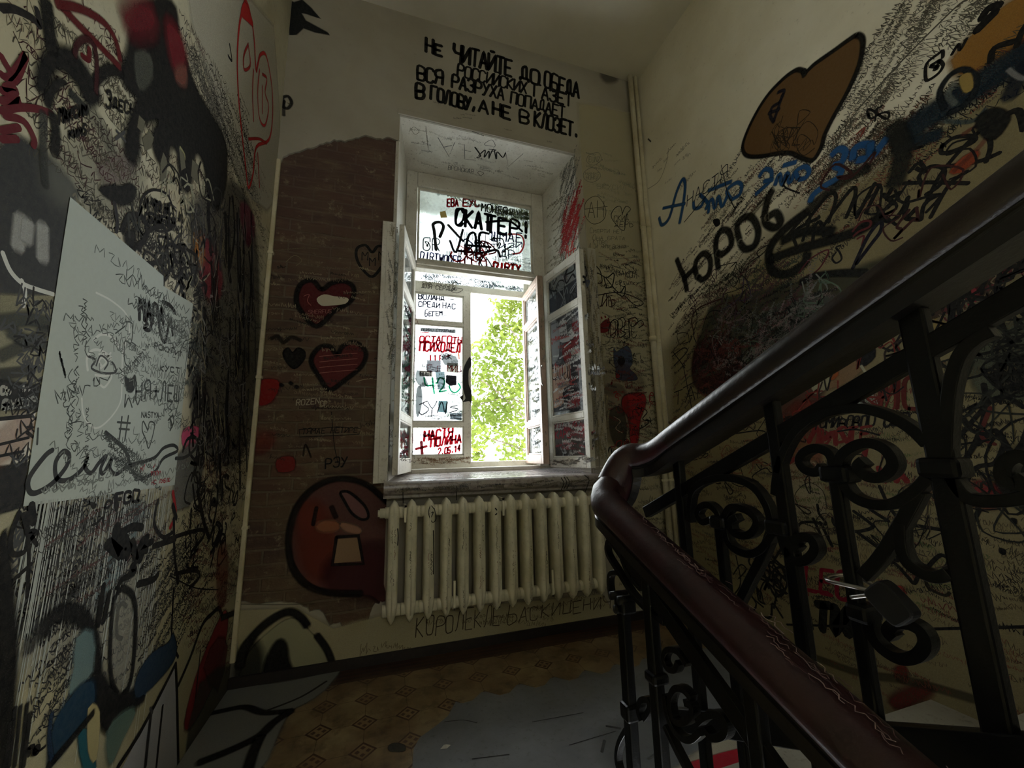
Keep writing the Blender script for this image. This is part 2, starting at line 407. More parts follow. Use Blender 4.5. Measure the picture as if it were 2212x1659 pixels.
# white reveals inside the opening
b.cur = 1
b.prism([(OX0, yb-.013), (OX0+.001, yb-.013), (.114, 3.05), (.1, 3.05), (OX0-.02, yb)], lambda p: (p[0], p[1], OZ0), lambda p: (p[0], p[1], OZ1))
b.prism([(OX1, yb-.013), (1.304, 3.05), (1.32, 3.05), (OX1+.02, yb)], lambda p: (p[0], p[1], OZ0), lambda p: (p[0], p[1], OZ1))
b.box(.155, .172, 3.06, Y2+.001, OZ0, 3.33); b.box(1.248, 1.265, 3.06, Y2+.001, OZ0, 3.33)
wall_back = struct(b, 'wall_back', [M_brick, M_white])
# plaster coat, broken off along a ragged edge left of the window
top = xy('598,358 612,338 632,330 655,323 683,316 705,306 722,300 745,305 768,297 790,291 806,296 826,300 842,296 864,303')
bot = xy('512,1300 560,1306 605,1300 648,1306 668,1322 690,1318 712,1352 735,1346 752,1366 768,1378 790,1356 806,1310 822,1300 838,1300')
zz = lambda L: [(q.x, q.z) for q in (on(1, DW, *p) for p in L)]
tp, bt = zz(top), zz(bot)
def rough(L):
    o = []
    for i, p in enumerate(L):
        o.append(p)
        if i < len(L)-1:
            q = L[i+1]; o += [(p[0]+(q[0]-p[0])*k+R.uniform(-.006, .006), p[1]+(q[1]-p[1])*k+R.uniform(-.009, .009)) for k in (.33, .66)]
    return o
b = MB()
up = [(XL, ZC), (XL, tp[0][1])]+rough(tp)+[(OX0, tp[-1][1]), (OX0, OZ1), (OX1, OZ1), (OX1, 0), (XR, 0), (XR, ZC)]
lo = [(XL, 0), (XL, bt[0][1])]+rough(bt)+[(.03, .40), (.03, .93), (OX1, .93), (OX1, 0)]
for poly in (up, lo): b.prism(poly, lambda p: (p[0], DW, p[1]), lambda p: (p[0], DW+.016, p[1]))
plaster = adopt(b.build('plaster_coat', M_back), wall_back); plaster['label'] = 'cream plaster coat with ragged broken edge'
b = MB(); WY = YR-.25
b.box(XL-.25, XR+.25, WY, YR, -2.6, 2.99); b.box(XL-.25, XR+.25, WY, YR, 3.61, ZC); b.box(XL-.25, -.06, WY, YR, 2.99, 3.61); b.box(.46, XR+.25, WY, YR, 2.99, 3.61)  # unseen opening added in this wall, sized to let in fill daylight
wall_rear = struct(b, 'wall_rear', M_right)
# stairs: one flight down beside the near wall, one flight up beside the far wall
b = MB()
for i in range(8): b.box(XL-.1, .60, 1.15-.31*(i+1), 1.15-.31*i, -.145*(i+1)-.3, -.145*(i+1))
b.box(XL-.1, XR+.1, YR, 1.15-.31*8, -1.6, -.145*9); struct(b, 'floor_flight_down', M_step)
b = MB()
for i in range(8): b.box(.74, XR+.1, 1.15-.31*(i+1), 1.15-.31*i, .145*i-.1, .145*(i+1))
b.box(.74, XR+.1, YR, 1.15-.31*8, .9, .145*9); struct(b, 'floor_flight_up', M_step)
# screed patch with scalloped edge following the octagons
pp = [(.135, 1.16), (.145, 1.45), (.139, 1.69), (.150, 1.782), (.178, 1.837), (.251, 1.887), (.304, 1.932), (.352, 2.02)]
x = .352
for k in range(9):
    x0 = .4875+.1775*(k-.75) if k else x
    c = .4875+.1775*k
    pp += [(c-.11, 1.998), (c-.06, 2.004), (c-.012, 2.050), (c+.012, 2.052)]
pp += [(1.95, 2.03), (1.95, 1.16)]
b = MB(); b.prism(pp, lambda p: (p[0], p[1], .0005), lambda p: (p[0], p[1], .005))
patch = adopt(b.build('screed_patch', M_concrete), floor); patch['label'] = 'grey screed patch with scalloped edge'
b = MB(); b.box(XL, XR, DW-.014, DW, 0, .05); struct(b, 'baseboard_back', M_dark)
# casing boards either side of the lower window half and slim mouldings
b = MB(); b.box(-.05, .03, DW-.022, DW, .955, 2.62); b.box(-.05, -.02, DW-.03, DW-.02, .955, 2.61); trim_l = struct(b, 'trim_1', M_white, bevel=.004)
b = MB(); b.box(1.385, 1.50, DW-.022, DW, .93, 2.65); b.box(1.43, 1.50, DW-.032, DW-.02, .93, 2.64); trim_r = struct(b, 'trim_2', M_back, bevel=.004)
b = MB(); b.box(1.378, 1.436, DW-.012, DW, 2.65, 3.47); b.box(.02, 1.40, DW-.012, DW, 3.457, 3.50); struct(b, 'trim_3', M_back, bevel=.003)
# window sill with a thick rounded nose
b = MB(); q = on(1, DW-.1, 828, 1078).x; q1 = 1.455
prof = [(3.05, .905), (3.05, .985), (DW-.07, .966)]+[(DW-.07-.035*math.sin(t), .93+.036*math.cos(t)) for t in (.4, .8, 1.2, 1.57, 1.9, 2.3, 2.7)]+[(DW-.07, .893), (DW-.05, .885), (DW-.05, .87), (DW, .87), (DW, .905)]
b.prism(prof, lambda p: (q if p[0] < DW else OX0+.005, p[0], p[1]), lambda p: (q1 if p[0] < DW else OX1-.005, p[0], p[1]))
M_sill = worn('worn_sill_paint', (170, 164, 158), (150, 140, 140), (86, 70, 74), .25, 5, 26, .5, .72, .2)
sill = struct(b, 'windowsill', M_sill)

# ------------------------------------------------------------------ the window: two frames one behind the other, four hinged leaves
def glass_mat(name, dirt, tint, rough=.05):
    m = bpy.data.materials.new(name); m.use_nodes = True; n = N(m); t = n.t; out = t.nodes['Material Output']
    tr = n.n('ShaderNodeBsdfTransparent'); tr.inputs[0].default_value = (.88, .90, .90, 1)
    tl = n.n('ShaderNodeBsdfTranslucent'); tl.inputs[0].default_value = tint
    df = n.n('ShaderNodeBsdfDiffuse'); df.inputs[0].default_value = tint
    gl = n.n('ShaderNodeBsdfGlossy'); gl.inputs['Roughness'].default_value = rough
    a = n.n('ShaderNodeMixShader'); a.inputs[0].default_value = .4; n.l(tl.outputs[0], a.inputs[1]); n.l(df.outputs[0], a.inputs[2])
    c = n.n('ShaderNodeMixShader'); n.l(n.math('MULTIPLY', n.ramp(n.noise(9, 6, rough=.7), .2, .8), dirt*1.6), c.inputs[0]); n.l(tr.outputs[0], c.inputs[1]); n.l(a.outputs[0], c.inputs[2])
    f = n.n('ShaderNodeFresnel'); f.inputs[0].default_value = 1.45
    d = n.n('ShaderNodeMixShader'); n.l(n.math('MULTIPLY', f.outputs[0], .8), d.inputs[0]); n.l(c.outputs[0], d.inputs[1]); n.l(gl.outputs[0], d.inputs[2])
    n.l(d.outputs[0], out.inputs[0]); return m
M_glass = glass_mat('dusty_glass', .5, (.66, .70, .68, 1)); M_glass2 = glass_mat('smeared_glass', .6, (.55, .6, .62, 1))
window = empty('window_1', (.70, 3.05, .98)); window['kind'] = 'structure'
YI, YO = 3.02, 3.30
b = MB()
b.box(.112, .20, YI, YI+.07, .965, 3.43); b.box(1.20, 1.306, YI, YI+.07, .965, 3.43); b.box(.2, 1.2, YI, YI+.07, 3.305, 3.43)
b.box(.2, 1.2, YI-.01, YI+.07, 2.575, 2.645); b.box(.2, 1.2, YI-.03, YI, 2.60, 2.625); b.box(.2, 1.2, YI, YI+.07, .965, 1.015)
part(b, 'inner_frame', M_white, window, bevel=.006)
b = MB()
b.box(.17, .205, YO, YO+.07, .965, 3.33); b.box(1.205, 1.25, YO, YO+.07, .965, 3.33); b.box(.2, 1.22, YO, YO+.07, 3.27, 3.33)
b.box(.2, 1.22, YO, YO+.07, 2.535, 2.60); b.box(.2, 1.22, YO, YO+.07, .965, 1.055); b.box(.17, 1.25, YI+.07, YO, .93, .99)
part(b, 'outer_frame', M_white, window, bevel=.006)
b = MB(); b.box(.205, 1.2, YI+.02, YI+.045, 2.645, 2.675); b.box(.205, 1.2, YI+.02, YI+.045, 3.28, 3.305); b.box(.205, .222, YI+.02, YI+.045, 2.67, 3.29); b.box(1.185, 1.2, YI+.02, YI+.045, 2.67, 3.29)
fan = part(b, 'transom_sash', M_white, window, bevel=.004)
b = MB(); b.box(.215, 1.19, YI+.03, YI+.034, 2.66, 3.295); fan_pane = part(b, 'glass_pane', M_glass, fan)
b = MB(); b.box(.2, 1.21, YO+.03, YO+.034, 2.595, 3.275); out_fan_pane = part(b, 'glass_pane', M_glass, window)
def casement(hx, hy, fx, fy, z0, z1, panes, st=.055, th=.042, glass=M_glass, label=None, free_st=None, mt=None):
    "leaf from hinge (hx,hy) to free edge (fx,fy); panes: z ranges; returns leaf and its panes with their surfaces"
    d = Vector((fx-hx, fy-hy)); L = d.length; d /= L; nrm = Vector((d.y, -d.x)); fs = free_st or st
    def bx(a0, a1, z0, z1, t0=-th/2, t1=th/2):
        vs = [(hx+d.x*a+nrm.x*t, hy+d.y*a+nrm.y*t, z) for a in (a0, a1) for t in (t0, t1) for z in (z0, z1)]
        b.add(vs, [(0, 1, 3, 2), (4, 6, 7, 5), (0, 4, 5, 1), (2, 3, 7, 6), (0, 2, 6, 4), (1, 5, 7, 3)])
    b = MB(); bx(0, st, z0, z1); bx(L-fs, L, z0, z1)
    edges = [z0]+[z for p in panes for z in p]+[z1]
    for i in range(0, len(edges), 2): bx(st, L-fs, edges[i], edges[i+1])
    for p0, p1 in panes:                                   # glazing beads
        bx(st, st+.012, p0, p1, -.015, .015); bx(L-fs-.012, L-fs, p0, p1, -.015, .015); bx(st, L-fs, p0, p0+.012, -.015, .015); bx(st, L-fs, p1-.012, p1, -.015, .015)
    leaf = part(b, 'casement', mt or M_white, window, bevel=.004)
    if label: leaf['label'] = label
    res = []
    for p0, p1 in panes:
        b = MB(); bx(st, L-fs, p0, p1, -.002, .002); res.append(part(b, 'glass_pane', glass, leaf))
    return leaf, res
zO = lambda v: on(1, YO+.02, 950, v).z
P1 = (zO(696), zO(637)); P2 = (zO(912), zO(703)); P3 = (zO(984), zO(921))
outl, outl_p = casement(.203, YO+.02, .70, YO+.02, 1.045, 2.545, [P3, P2, P1], .012, .05, free_st=.062, label='closed outer casement with graffiti panes')
outr, outr_p = casement(1.205, YO+.0, 1.172, 2.82, 1.03, 2.54, [(1.10, 1.33), (1.38, 2.20), (2.25, 2.49)], .05, .048, label='outer casement swung inward', mt=worn('bare_pinkish_wood', (168, 146, 130), (150, 128, 112), (110, 90, 76), .5, 8, 60))
inl, inl_p = casement(.182, 3.0, .070, 2.47, 1.0, 2.60, [(1.085, 1.33), (1.375, 2.19), (2.24, 2.53)], .05, .034, glass=M_glass, label='inner casement folded back to the brick side')
inr, inr_p = casement(1.288, 2.985, 1.362, 2.455, 1.0, 2.61, [(1.075, 1.35), (1.39, 2.19), (2.235, 2.545)], .05, .04, glass=M_glass2, label='inner casement folded back with painted panes')
b = MB(); b.tube([(1.16, 2.80, 1.62), (1.145, 2.795, 1.64), (1.14, 2.79, 1.75), (1.155, 2.80, 1.78)], .006); part(b, 'handle', M_steel, outr, smooth=True)

# ------------------------------------------------------------------ radiator
rad = tag(empty('radiator', (.65, DW-.12, 0)), 'cream cast iron radiator of many ribbed sections under the windowsill', 'radiator')
def section():
    b = MB(); prof = []
    for z, w, d in ((.235, .004, .02), (.262, .018, .05), (.30, .028, .062), (.33, .0305, .066), (.56, .0305, .066), (.80, .0305, .066), (.825, .0285, .062), (.85, .018, .05), (.866, .003, .025)):
        prof.append([(w*math.copysign(abs(math.cos(a))**.7, math.cos(a)), d*math.copysign(abs(math.sin(a))**.6, math.sin(a)), z) for a in [2*math.pi*k/16 for k in range(16)]])
    vs = [q for r in prof for q in r]; k = 16
    b.add(vs, [(i*k+j, i*k+(j+1) % k, (i+1)*k+(j+1) % k, (i+1)*k+j) for i in range(len(prof)-1) for j in range(k)]+[tuple(range(k))[::-1], tuple(range(len(vs)-k, len(vs)))])
    b.box(-.0035, .0035, -.074, .074, .285, .838)               # the casting ridge down the middle
    for z in (.80, .30): b.tube([(-.047, 0, z), (-.03, 0, z), (.03, 0, z), (.047, 0, z)], .031, 14)
    return b
X0 = on(1, DW-.186, 852, 1100).x; X12 = on(1, DW-.186, 1266, 1080).x; pit = (X12-X0)/12
b0 = section()
b0_o = b0.build('section', M_rad, smooth=True, bevel=.0)
for i in range(14):
    o = b0_o if i == 0 else b0_o.copy()
    if i: col.objects.link(o)
    o.location = (X0+pit*i, DW-.12, 0); adopt(o, rad)
b = MB(); b.tube([(X0-.075, DW-.12, .80), (X0-.03, DW-.12, .80)], .026, 12); b.tube([(X0-.085, DW-.12, .80), (X0-.07, DW-.12, .80)], .02, 6); part(b, 'end_plug', M_rad, rad, smooth=True)
for bx_, z0, z1 in ((X0+pit*.62, .75, .84), (X0+pit*6.45, .75, .85), (X0+pit*3.45, .27, .42), (X0+pit*9.55, .27, .42)):
    b = MB(); b.box(bx_-.006, bx_+.006, DW-.165, DW-.155, z0, z1); b.box(bx_-.006, bx_+.006, DW-.165, DW-.02, z0 if z0 < .5 else z1-.012, z0+.012 if z0 < .5 else z1); part(b, 'bracket', M_rad, rad)

# ------------------------------------------------------------------ pipes
def pipe(name, x, y, r, z0, z1, label, m, group=None, coll=()):
    t = tag(empty(name, (x, y, z0)), label, 'pipe', group); b = MB(); b.tube([(x, y, z0), (x, y, z1)], r, 14); part(b, 'pipe_run', m, t, smooth=True)
    for z in coll:
        b = MB(); b.tube([(x, y, z-.02), (x, y, z+.02)], r*1.35, 14); part(b, 'coupling', m, t, smooth=True)
    for z in (.9, 2.9):
        b = MB(); b.tube([(x, y, z-.008), (x, y, z+.008)], r*1.2, 12); b.box(x-.004, x+.004, y, DW-.014, z-.006, z+.006); part(b, 'clip', m, t)
M_pipe = worn('pipe_paint', (212, 205, 178), (188, 177, 142), (110, 98, 72), .45, 6, 50, .58, .8)
xa = on(1, DW-.05, 1363, 200).x; xb = on(1, DW-.05, 1383, 200).x
pipe('heating_pipe', xa+.005, DW-.05, .021, 0, ZC, 'cream painted heating riser in the corner, the one nearer the window', M_pipe, coll=(1.95,))
pipe('heating_pipe', min(xb+.012, XR-.042), DW-.05, .018, 0, ZC, 'thin cream heating riser in the corner, touching the graffiti wall side', M_pipe, coll=(1.2,))
con = tag(empty('cable_conduit', (XL+.014, DW-.013, .1)), 'yellowed cable conduit running up the corner beside the bare brick', 'conduit')
b = MB(); b.box(XL+.001, XL+.024, DW-.024, DW-.001, .12, 2.93); part(b, 'conduit_run', M_pipe, con, bevel=.005)
for z in (.75, 1.55, 2.3):
    b = MB(); b.box(XL+.0, XL+.03, DW-.028, DW, z, z+.015); part(b, 'clip', M_pipe, con)

# ------------------------------------------------------------------ stair railing: one handrail sweeping round the turn, iron work under both flights
XU, XD = .80, .64
up_c = [tuple(on(0, XU-.03, *p)-Vector((0, 0, .038))) for p in xy('1372,980 1400,957 1480,895 1561,832 1830,624 2097,417')]
dn_c = [tuple(on(0, XD, *p)) for p in xy('1322,1112 1352,1138 1425,1198 1540,1308 1700,1462 1890,1650')]
# straight runs from fitted lines
def fit(P, ys):
    n = len(P); my = sum(p[1] for p in P)/n; mz = sum(p[2] for p in P)/n
    k = sum((p[1]-my)*(p[2]-mz) for p in P)/sum((p[1]-my)**2 for p in P); return k, lambda y: mz+k*(y-my)
ku, zu = fit(up_c[1:], None); kd, zd = fit(dn_c[1:], None)
rail = tag(empty('stair_railing', (.72, 1.0, 0)), 'black wrought iron stair railing with a worn oxblood wooden handrail', 'railing')
YB = 1.12
yu0, yd0 = 1.10, 1.06
path = [(XD, y, zd(y)) for y in (-.6, 0, .2, .4, .6, .8, .95, yd0)]
za, zb = zd(yd0), zu(1.04)
path += [(.648, 1.10, za+.012), (.675, 1.135, za+.03), (.715, 1.15, za+.05), (.755, 1.135, zb-.022), (.785, 1.09, zb-.012)]
path += [(XU, y, zu(y)) for y in (1.03, .95, .85, .7, .5, .3, .1, -.2, -.6)]
print('RAIL', za, zb, zu(1.1), kd, ku)
pth = [Vector(p) for p in path]
sm = pth[:6]+smooth_line(pth[6:15], 5)[:-1]+pth[14:]
prof = [(x*1.24, z*1.12) for x, z in ((-.031, -.016), (-.037, -.004), (-.038, .012), (-.031, .029), (-.014, .040), (0, .042), (.014, .040), (.031, .029), (.038, .012), (.037, -.004), (.031, -.016))]
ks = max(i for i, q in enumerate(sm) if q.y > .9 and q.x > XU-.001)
hs = [1+.55*max(0, 1-abs((q-Vector((.71, 1.13, za+.06))).length/.13)) for q in sm]
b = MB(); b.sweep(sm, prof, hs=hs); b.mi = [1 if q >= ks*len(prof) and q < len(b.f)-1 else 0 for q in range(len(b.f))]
hand = part(b, 'handrail', [M_rail, worn('dark_brown_rail', (34, 22, 17), (24, 17, 14), (70, 58, 48), .34, 9, 110, .68, .8, .3)], rail, smooth=True)  # rising run takes a darker brown than the rest of the rail
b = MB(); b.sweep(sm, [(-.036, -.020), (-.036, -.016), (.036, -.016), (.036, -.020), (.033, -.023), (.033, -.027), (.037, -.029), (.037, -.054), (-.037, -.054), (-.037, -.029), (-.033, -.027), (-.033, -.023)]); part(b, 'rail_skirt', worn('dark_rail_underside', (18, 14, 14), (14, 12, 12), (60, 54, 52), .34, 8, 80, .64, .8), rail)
def pts_on(X, s): return [on(0, X, *p) for p in xy(s)]
def strip(name, P, w, t, sub=6, m=M_iron, taper=None):
    "flat iron bar bent in the railing's plane: w across the plane, t in the plane"
    Q = smooth_line(P, sub); b = MB(); up = [Vector((1, 0, 0))]*len(Q)
    b.sweep(Q, [(-t/2, -w/2), (t/2, -w/2), (t/2, w/2), (-t/2, w/2)], ups=up); return part(b, name, m, rail, bevel=.0015)
def post(name, X, y, z0, z1, w=.032, t=.026):
    b = MB(); b.box(X-t/2, X+t/2, y-w/2, y+w/2, z0, z1); return part(b, name, M_iron, rail, bevel=.004)
def collar(X, u, v, w=.05, h=.03, t=.044):
    p = on(0, X, u, v); b = MB(); b.box(X-t/2, X+t/2, p.y-w/2, p.y+w/2, p.z-h/2, p.z+h/2); return part(b, 'collar', M_iron, rail, bevel=.007)
# bars of the rising flight
mk, mz_ = fit(pts_on(XU, '1392,1116 1475,1055 1797,866 1986,753 2211,659'), None)
bk_, bz_ = fit(pts_on(XU, '1650,1575 1938,1600 2212,1640'), None)
def bar(name, X, y0, y1, f, h, t=.016):
    b = MB(); b.sweep([(X, y0, f(y0)), (X, (y0+y1)/2, f((y0+y1)/2)), (X, y1, f(y1))], [(-t/2, -h/2), (t/2, -h/2), (t/2, h/2), (-t/2, h/2)]); return part(b, name, M_iron, rail, bevel=.002)
bar('middle_bar', XU, 1.12, -.6, mz_, .034, .02); bar('bottom_bar', XU, 1.05, -.6, bz_, .05, .03)
lk, lz_ = fit(pts_on(XD, '1333,1172 1415,1300 1503,1410 1594,1538 1670,1659'), None)
bar('middle_bar', XD, 1.10, -.2, lz_, .04, .016)
step_u = lambda y: max(0, math.ceil((1.15-y)/.31)*.145); step_d = lambda y: 0 if y > 1.15 else -math.ceil((1.15-y)/.31)*.145
for u, v, wd in ((1475, 1100, .028), (1685, 1000, .028), (2040, 1000, .034)):
    y = on(0, XU, u, v).y; post('post', XU, y, step_u(y), zu(y)-.05, wd, .022)
y = on(0, XU, 1812, 1060).y; post('post', XU, y, step_u(y), on(0, XU, 1812, 1020).z, .022, .02)
y = on(0, XU, 1560, 1180).y; post('post', XU, y, step_u(y), on(0, XU, 1557, 1130).z, .024, .02)
for u, v, wd in ((1352, 1400, .032), (1412, 1400, .030), (1640, 1600, .03)):
    y = on(0, XD, u, v).y; post('post', XD, y, min(-.2, step_d(y)), zd(y)-.05 if u != 1352 else on(0, XD, 1348, 1290).z, wd)
# scrolls of the rising flight
SC = ['1493,1127 1500,1062 1537,1036 1584,1033 1631,1051 1660,1090 1672,1130',
 '1566,1122 1584,1096 1620,1103 1640,1125 1631,1149 1609,1157 1587,1147 1583,1127 1598,1116',
 '1571,1140 1576,1166 1590,1184 1620,1196 1650,1186 1676,1150',
 '1558,1134 1555,1109 1537,1091 1519,1094 1511,1110 1522,1127 1540,1122',
 '1690,1140 1704,1190 1728,1212 1752,1206 1767,1186 1759,1164 1735,1160 1720,1174 1730,1188',
 '1679,1070 1687,1010 1715,945 1758,904 1813,886 1867,883 1925,898 1974,926 2010,960',
 '1797,1028 1806,1003 1795,977 1766,968 1742,978 1733,996 1745,1014 1768,1020 1782,1007',
 '1813,1020 1824,985 1853,963 1885,957 1918,970 1936,996 1929,1018 1903,1032 1876,1027 1860,1008 1872,995',
 '1822,1030 1836,1056 1856,1077 1896,1090 1939,1086 1982,1060 2012,1030',
 '2048,1010 2056,860 2077,775 2112,735 2150,716', '2050,1010 2084,1064 2127,1082 2212,1076 2262,1050',
 '2262,1040 2240,1000 2208,985 2180,1000 2176,1030 2200,1046 2226,1032',
 '1950,1130 1953,1180 1968,1215 2000,1238 2030,1246 2058,1238',
 '1880,1330 1890,1370 1912,1400 1950,1421 1986,1416 2006,1392 1997,1363 1968,1346 1940,1346 1925,1363 1938,1379']
for s in SC: strip('scroll', pts_on(XU, s), .022, .017)
for s in ('1674,1135 1655,1190 1628,1245 1600,1300', '1990,1060 1950,1135 1905,1205 1868,1245'): strip('brace', pts_on(XU, s), .02, .02)
for u, v, w in ((1814, 1024, .05), (1560, 1128, .045), (1688, 1138, .05), (2040, 1010, .05), (1866, 1322, .036)): collar(XU, u, v, w)
# scrolls of the falling flight
SD = ['1329,1156 1316,1172 1316,1196 1338,1233 1371,1284 1405,1320 1440,1345', '1352,1256 1340,1238 1324,1238 1319,1254 1322,1284',
 '1489,1436 1468,1406 1446,1404 1438,1422 1446,1442 1462,1446 1470,1430', '1499,1508 1480,1488 1462,1488 1452,1514 1459,1551 1478,1560 1496,1548 1500,1526 1484,1516',
 '1440,1500 1446,1540 1460,1574 1480,1594 1499,1596 1518,1580', '1395,1552 1408,1531 1404,1511 1389,1513 1384,1535 1390,1556',
 '1512,1560 1530,1545 1556,1542 1574,1558 1570,1585 1545,1592 1528,1574', '1356,1576 1341,1605 1336,1640 1346,1680', '1440,1566 1462,1612 1492,1670',
 '1352,1178 1346,1200 1362,1240 1388,1272']
for s in SD: strip('scroll', pts_on(XD, s), .02, .013)
for u, v, w, h in ((1350, 1308, .046, .034), (1418, 1462, .042, .024), (1362, 1535, .04, .04)): collar(XD, u, v, w, h)
p = on(0, XD, 1345, 1300)
for dy, dz in ((-.02, .012), (.02, .012), (0, -.016)):
    b = MB(); b.tube([(XD-.026, p.y+dy, p.z+dz), (XD+.026, p.y+dy, p.z+dz)], .011, 12); part(b, 'rivet', M_iron, rail, smooth=True)
strip('tie_rod', pts_on(XD, '1366,1188 1368,1236'), .006, .006)
# padlock hooked on the rising flight
pp_ = on(0, XU, 1862, 1262); lock = tag(empty('padlock', tuple(pp_)), 'black padlock with a bright steel shackle hooked on the iron railing', 'padlock')
XK = XU-.042
py = on(0, XU, 1848, 1262).y; pz = on(0, XU, 1862, 1268).z
Q = [on(0, XK-.002, *p) for p in xy('1897,1290 1880,1276')]+[Vector((XK, py+.017, pz+.008)), Vector((XU-.012, py+.025, pz+.010)), Vector((XU+.012, py+.025, pz+.009)), Vector((XU+.032, py+.012, pz+.004)), Vector((XU+.032, py-.012, pz-.003)), Vector((XU+.012, py-.024, pz-.006)), Vector((XU-.012, py-.024, pz-.007)), Vector((XK-.002, py-.02, pz-.008))]+[on(0, XK-.002, 1908, 1282)]
b = MB(); b.tube(smooth_line(Q, 5), .0034, 10); part(b, 'shackle', M_steel, lock, smooth=True)
c = on(0, XK, 1926, 1302); ax = (on(0, XK, 1952, 1330)-on(0, XK, 1900, 1275)).normalized(); sd = ax.cross(Vector((1, 0, 0))).normalized(); b = MB()
out = []
for k in range(20):
    a = 2*math.pi*k/20; ca, sa = math.cos(a), math.sin(a)
    out.append((math.copysign(abs(ca)**.45, ca)*.029, math.copysign(abs(sa)**.45, sa)*.022))
b.prism(out, lambda p: c+ax*p[0]+sd*p[1]+Vector((-.012, 0, 0)), lambda p: c+ax*p[0]+sd*p[1]+Vector((.012, 0, 0))); part(b, 'lock_body', M_black, lock, bevel=.003)

# ------------------------------------------------------------------ small things lying about
p = on(2, .973, 874, 1024); b = MB(); b.prism([(0, 0), (.055, 0), (.022, .03)], lambda q: (p.x-.025+q[0], p.y-.012, .968+q[1]), lambda q: (p.x-.02+q[0], p.y+.014, .970+q[1]))
tag(b.build('wooden_wedge', worn('wedge_wood', (150, 120, 84), (120, 94, 62), (80, 60, 40))), 'small wooden wedge lying at the left end of the windowsill', 'wedge')
rr = random.Random(3)
def pebble(name, x, y, z, r, m, lab, cat, flat=.5, group=None):
    bm = bmesh.new(); bmesh.ops.create_icosphere(bm, subdivisions=2, radius=1)
    for v in bm.verts: v.co = Vector((v.co.x*r*(1+.3*noise.noise(v.co*1.7+Vector((x*9, 0, 0)))), v.co.y*r*.8*(1+.3*noise.noise(v.co*2.1)), v.co.z*r*flat))
    me = bpy.data.meshes.new(name); bm.to_mesh(me); bm.free(); me.materials.append(m); o = bpy.data.objects.new(name, me); o.location = (x, y, z+r*flat*.9); col.objects.link(o); return tag(o, lab, cat, group)
for i, (u, v) in enumerate(((1150, 1001), (1158, 1003), (1172, 1006))):
    p = on(2, .983, u, v); pebble('plaster_crumb', p.x, min(p.y, 2.95), .981, .009+.003*i, M_white, ('white plaster crumb beside the bottom of the swung outer casement', 'second white plaster crumb on the sill, between its two neighbours', 'largest white plaster crumb on the sill under the painted casement')[i], 'crumb', .6, 'plaster crumbs on the windowsill')
p = on(2, .01, 962, 1611); b = MB()
b.add([(p.x-.02, p.y-.004, .0056), (p.x+.004, p.y-.012, .007), (p.x+.022, p.y+.004, .0058), (p.x+.004, p.y+.004, .012), (p.x-.004, p.y+.014, .0056)], [(0, 1, 3), (1, 2, 3), (3, 2, 4), (0, 3, 4), (0, 4, 2, 1)])
tag(b.build('paper_scrap', mat('scrap_paper', lin((190, 188, 180)), .9)), 'tiny crumpled white paper scrap lying on the grey screed patch', 'scrap')

# ------------------------------------------------------------------ the tree outside
leafm = bpy.data.materials.new('spring_leaves'); leafm.use_nodes = True; n = N(leafm)
tl = n.n('ShaderNodeBsdfTranslucent'); df = n.n('ShaderNodeBsdfDiffuse'); mx = n.n('ShaderNodeMixShader'); mx.inputs[0].default_value = .42
cm = n.mix(n.ramp(n.noise(1.3, 3), .35, .65), lin((108, 118, 54)), lin((80, 94, 40)))
n.l(cm, tl.inputs[0]); n.l(cm, df.inputs[0]); n.l(tl.outputs[0], mx.inputs[1]); n.l(df.outputs[0], mx.inputs[2]); n.l(mx.outputs[0], leafm.node_tree.nodes['Material Output'].inputs[0])
M_bark = worn('bark', (96, 84, 70), (70, 62, 52), (50, 44, 38), .9, 8, 40)
tc = on(1, 8.0, 1130, 1000)
tree = tag(empty('tree', (tc.x+.5, 8.0, -7)), 'leafy bright green tree growing outside the open window', 'tree')
b = MB(); b.tube(smooth_line([Vector((tc.x+.5, 8, -7)), Vector((tc.x+.45, 8, -3)), Vector((tc.x+.4, 8.1, 1)), Vector((tc.x+.25, 8.0, 4)), Vector((tc.x+.1, 8, 7))], 4), .16, 10); part(b, 'trunk', M_bark, tree, smooth=True)
rb = random.Random(11)
for s in ('1135,905 1098,868 1060,835 1040,822', '1140,880 1100,860 1040,872 1005,885', '1150,780 1110,720 1085,690 1070,650', '1150,980 1100,960 1050,945'):
    P = [on(1, 7.0+.3*i, *q) for i, q in enumerate(xy(s))]; b = MB(); b.tube(smooth_line(P, 4), .014, 6); part(b, 'branch', M_bark, tree, smooth=True)
b = MB()
cl = []
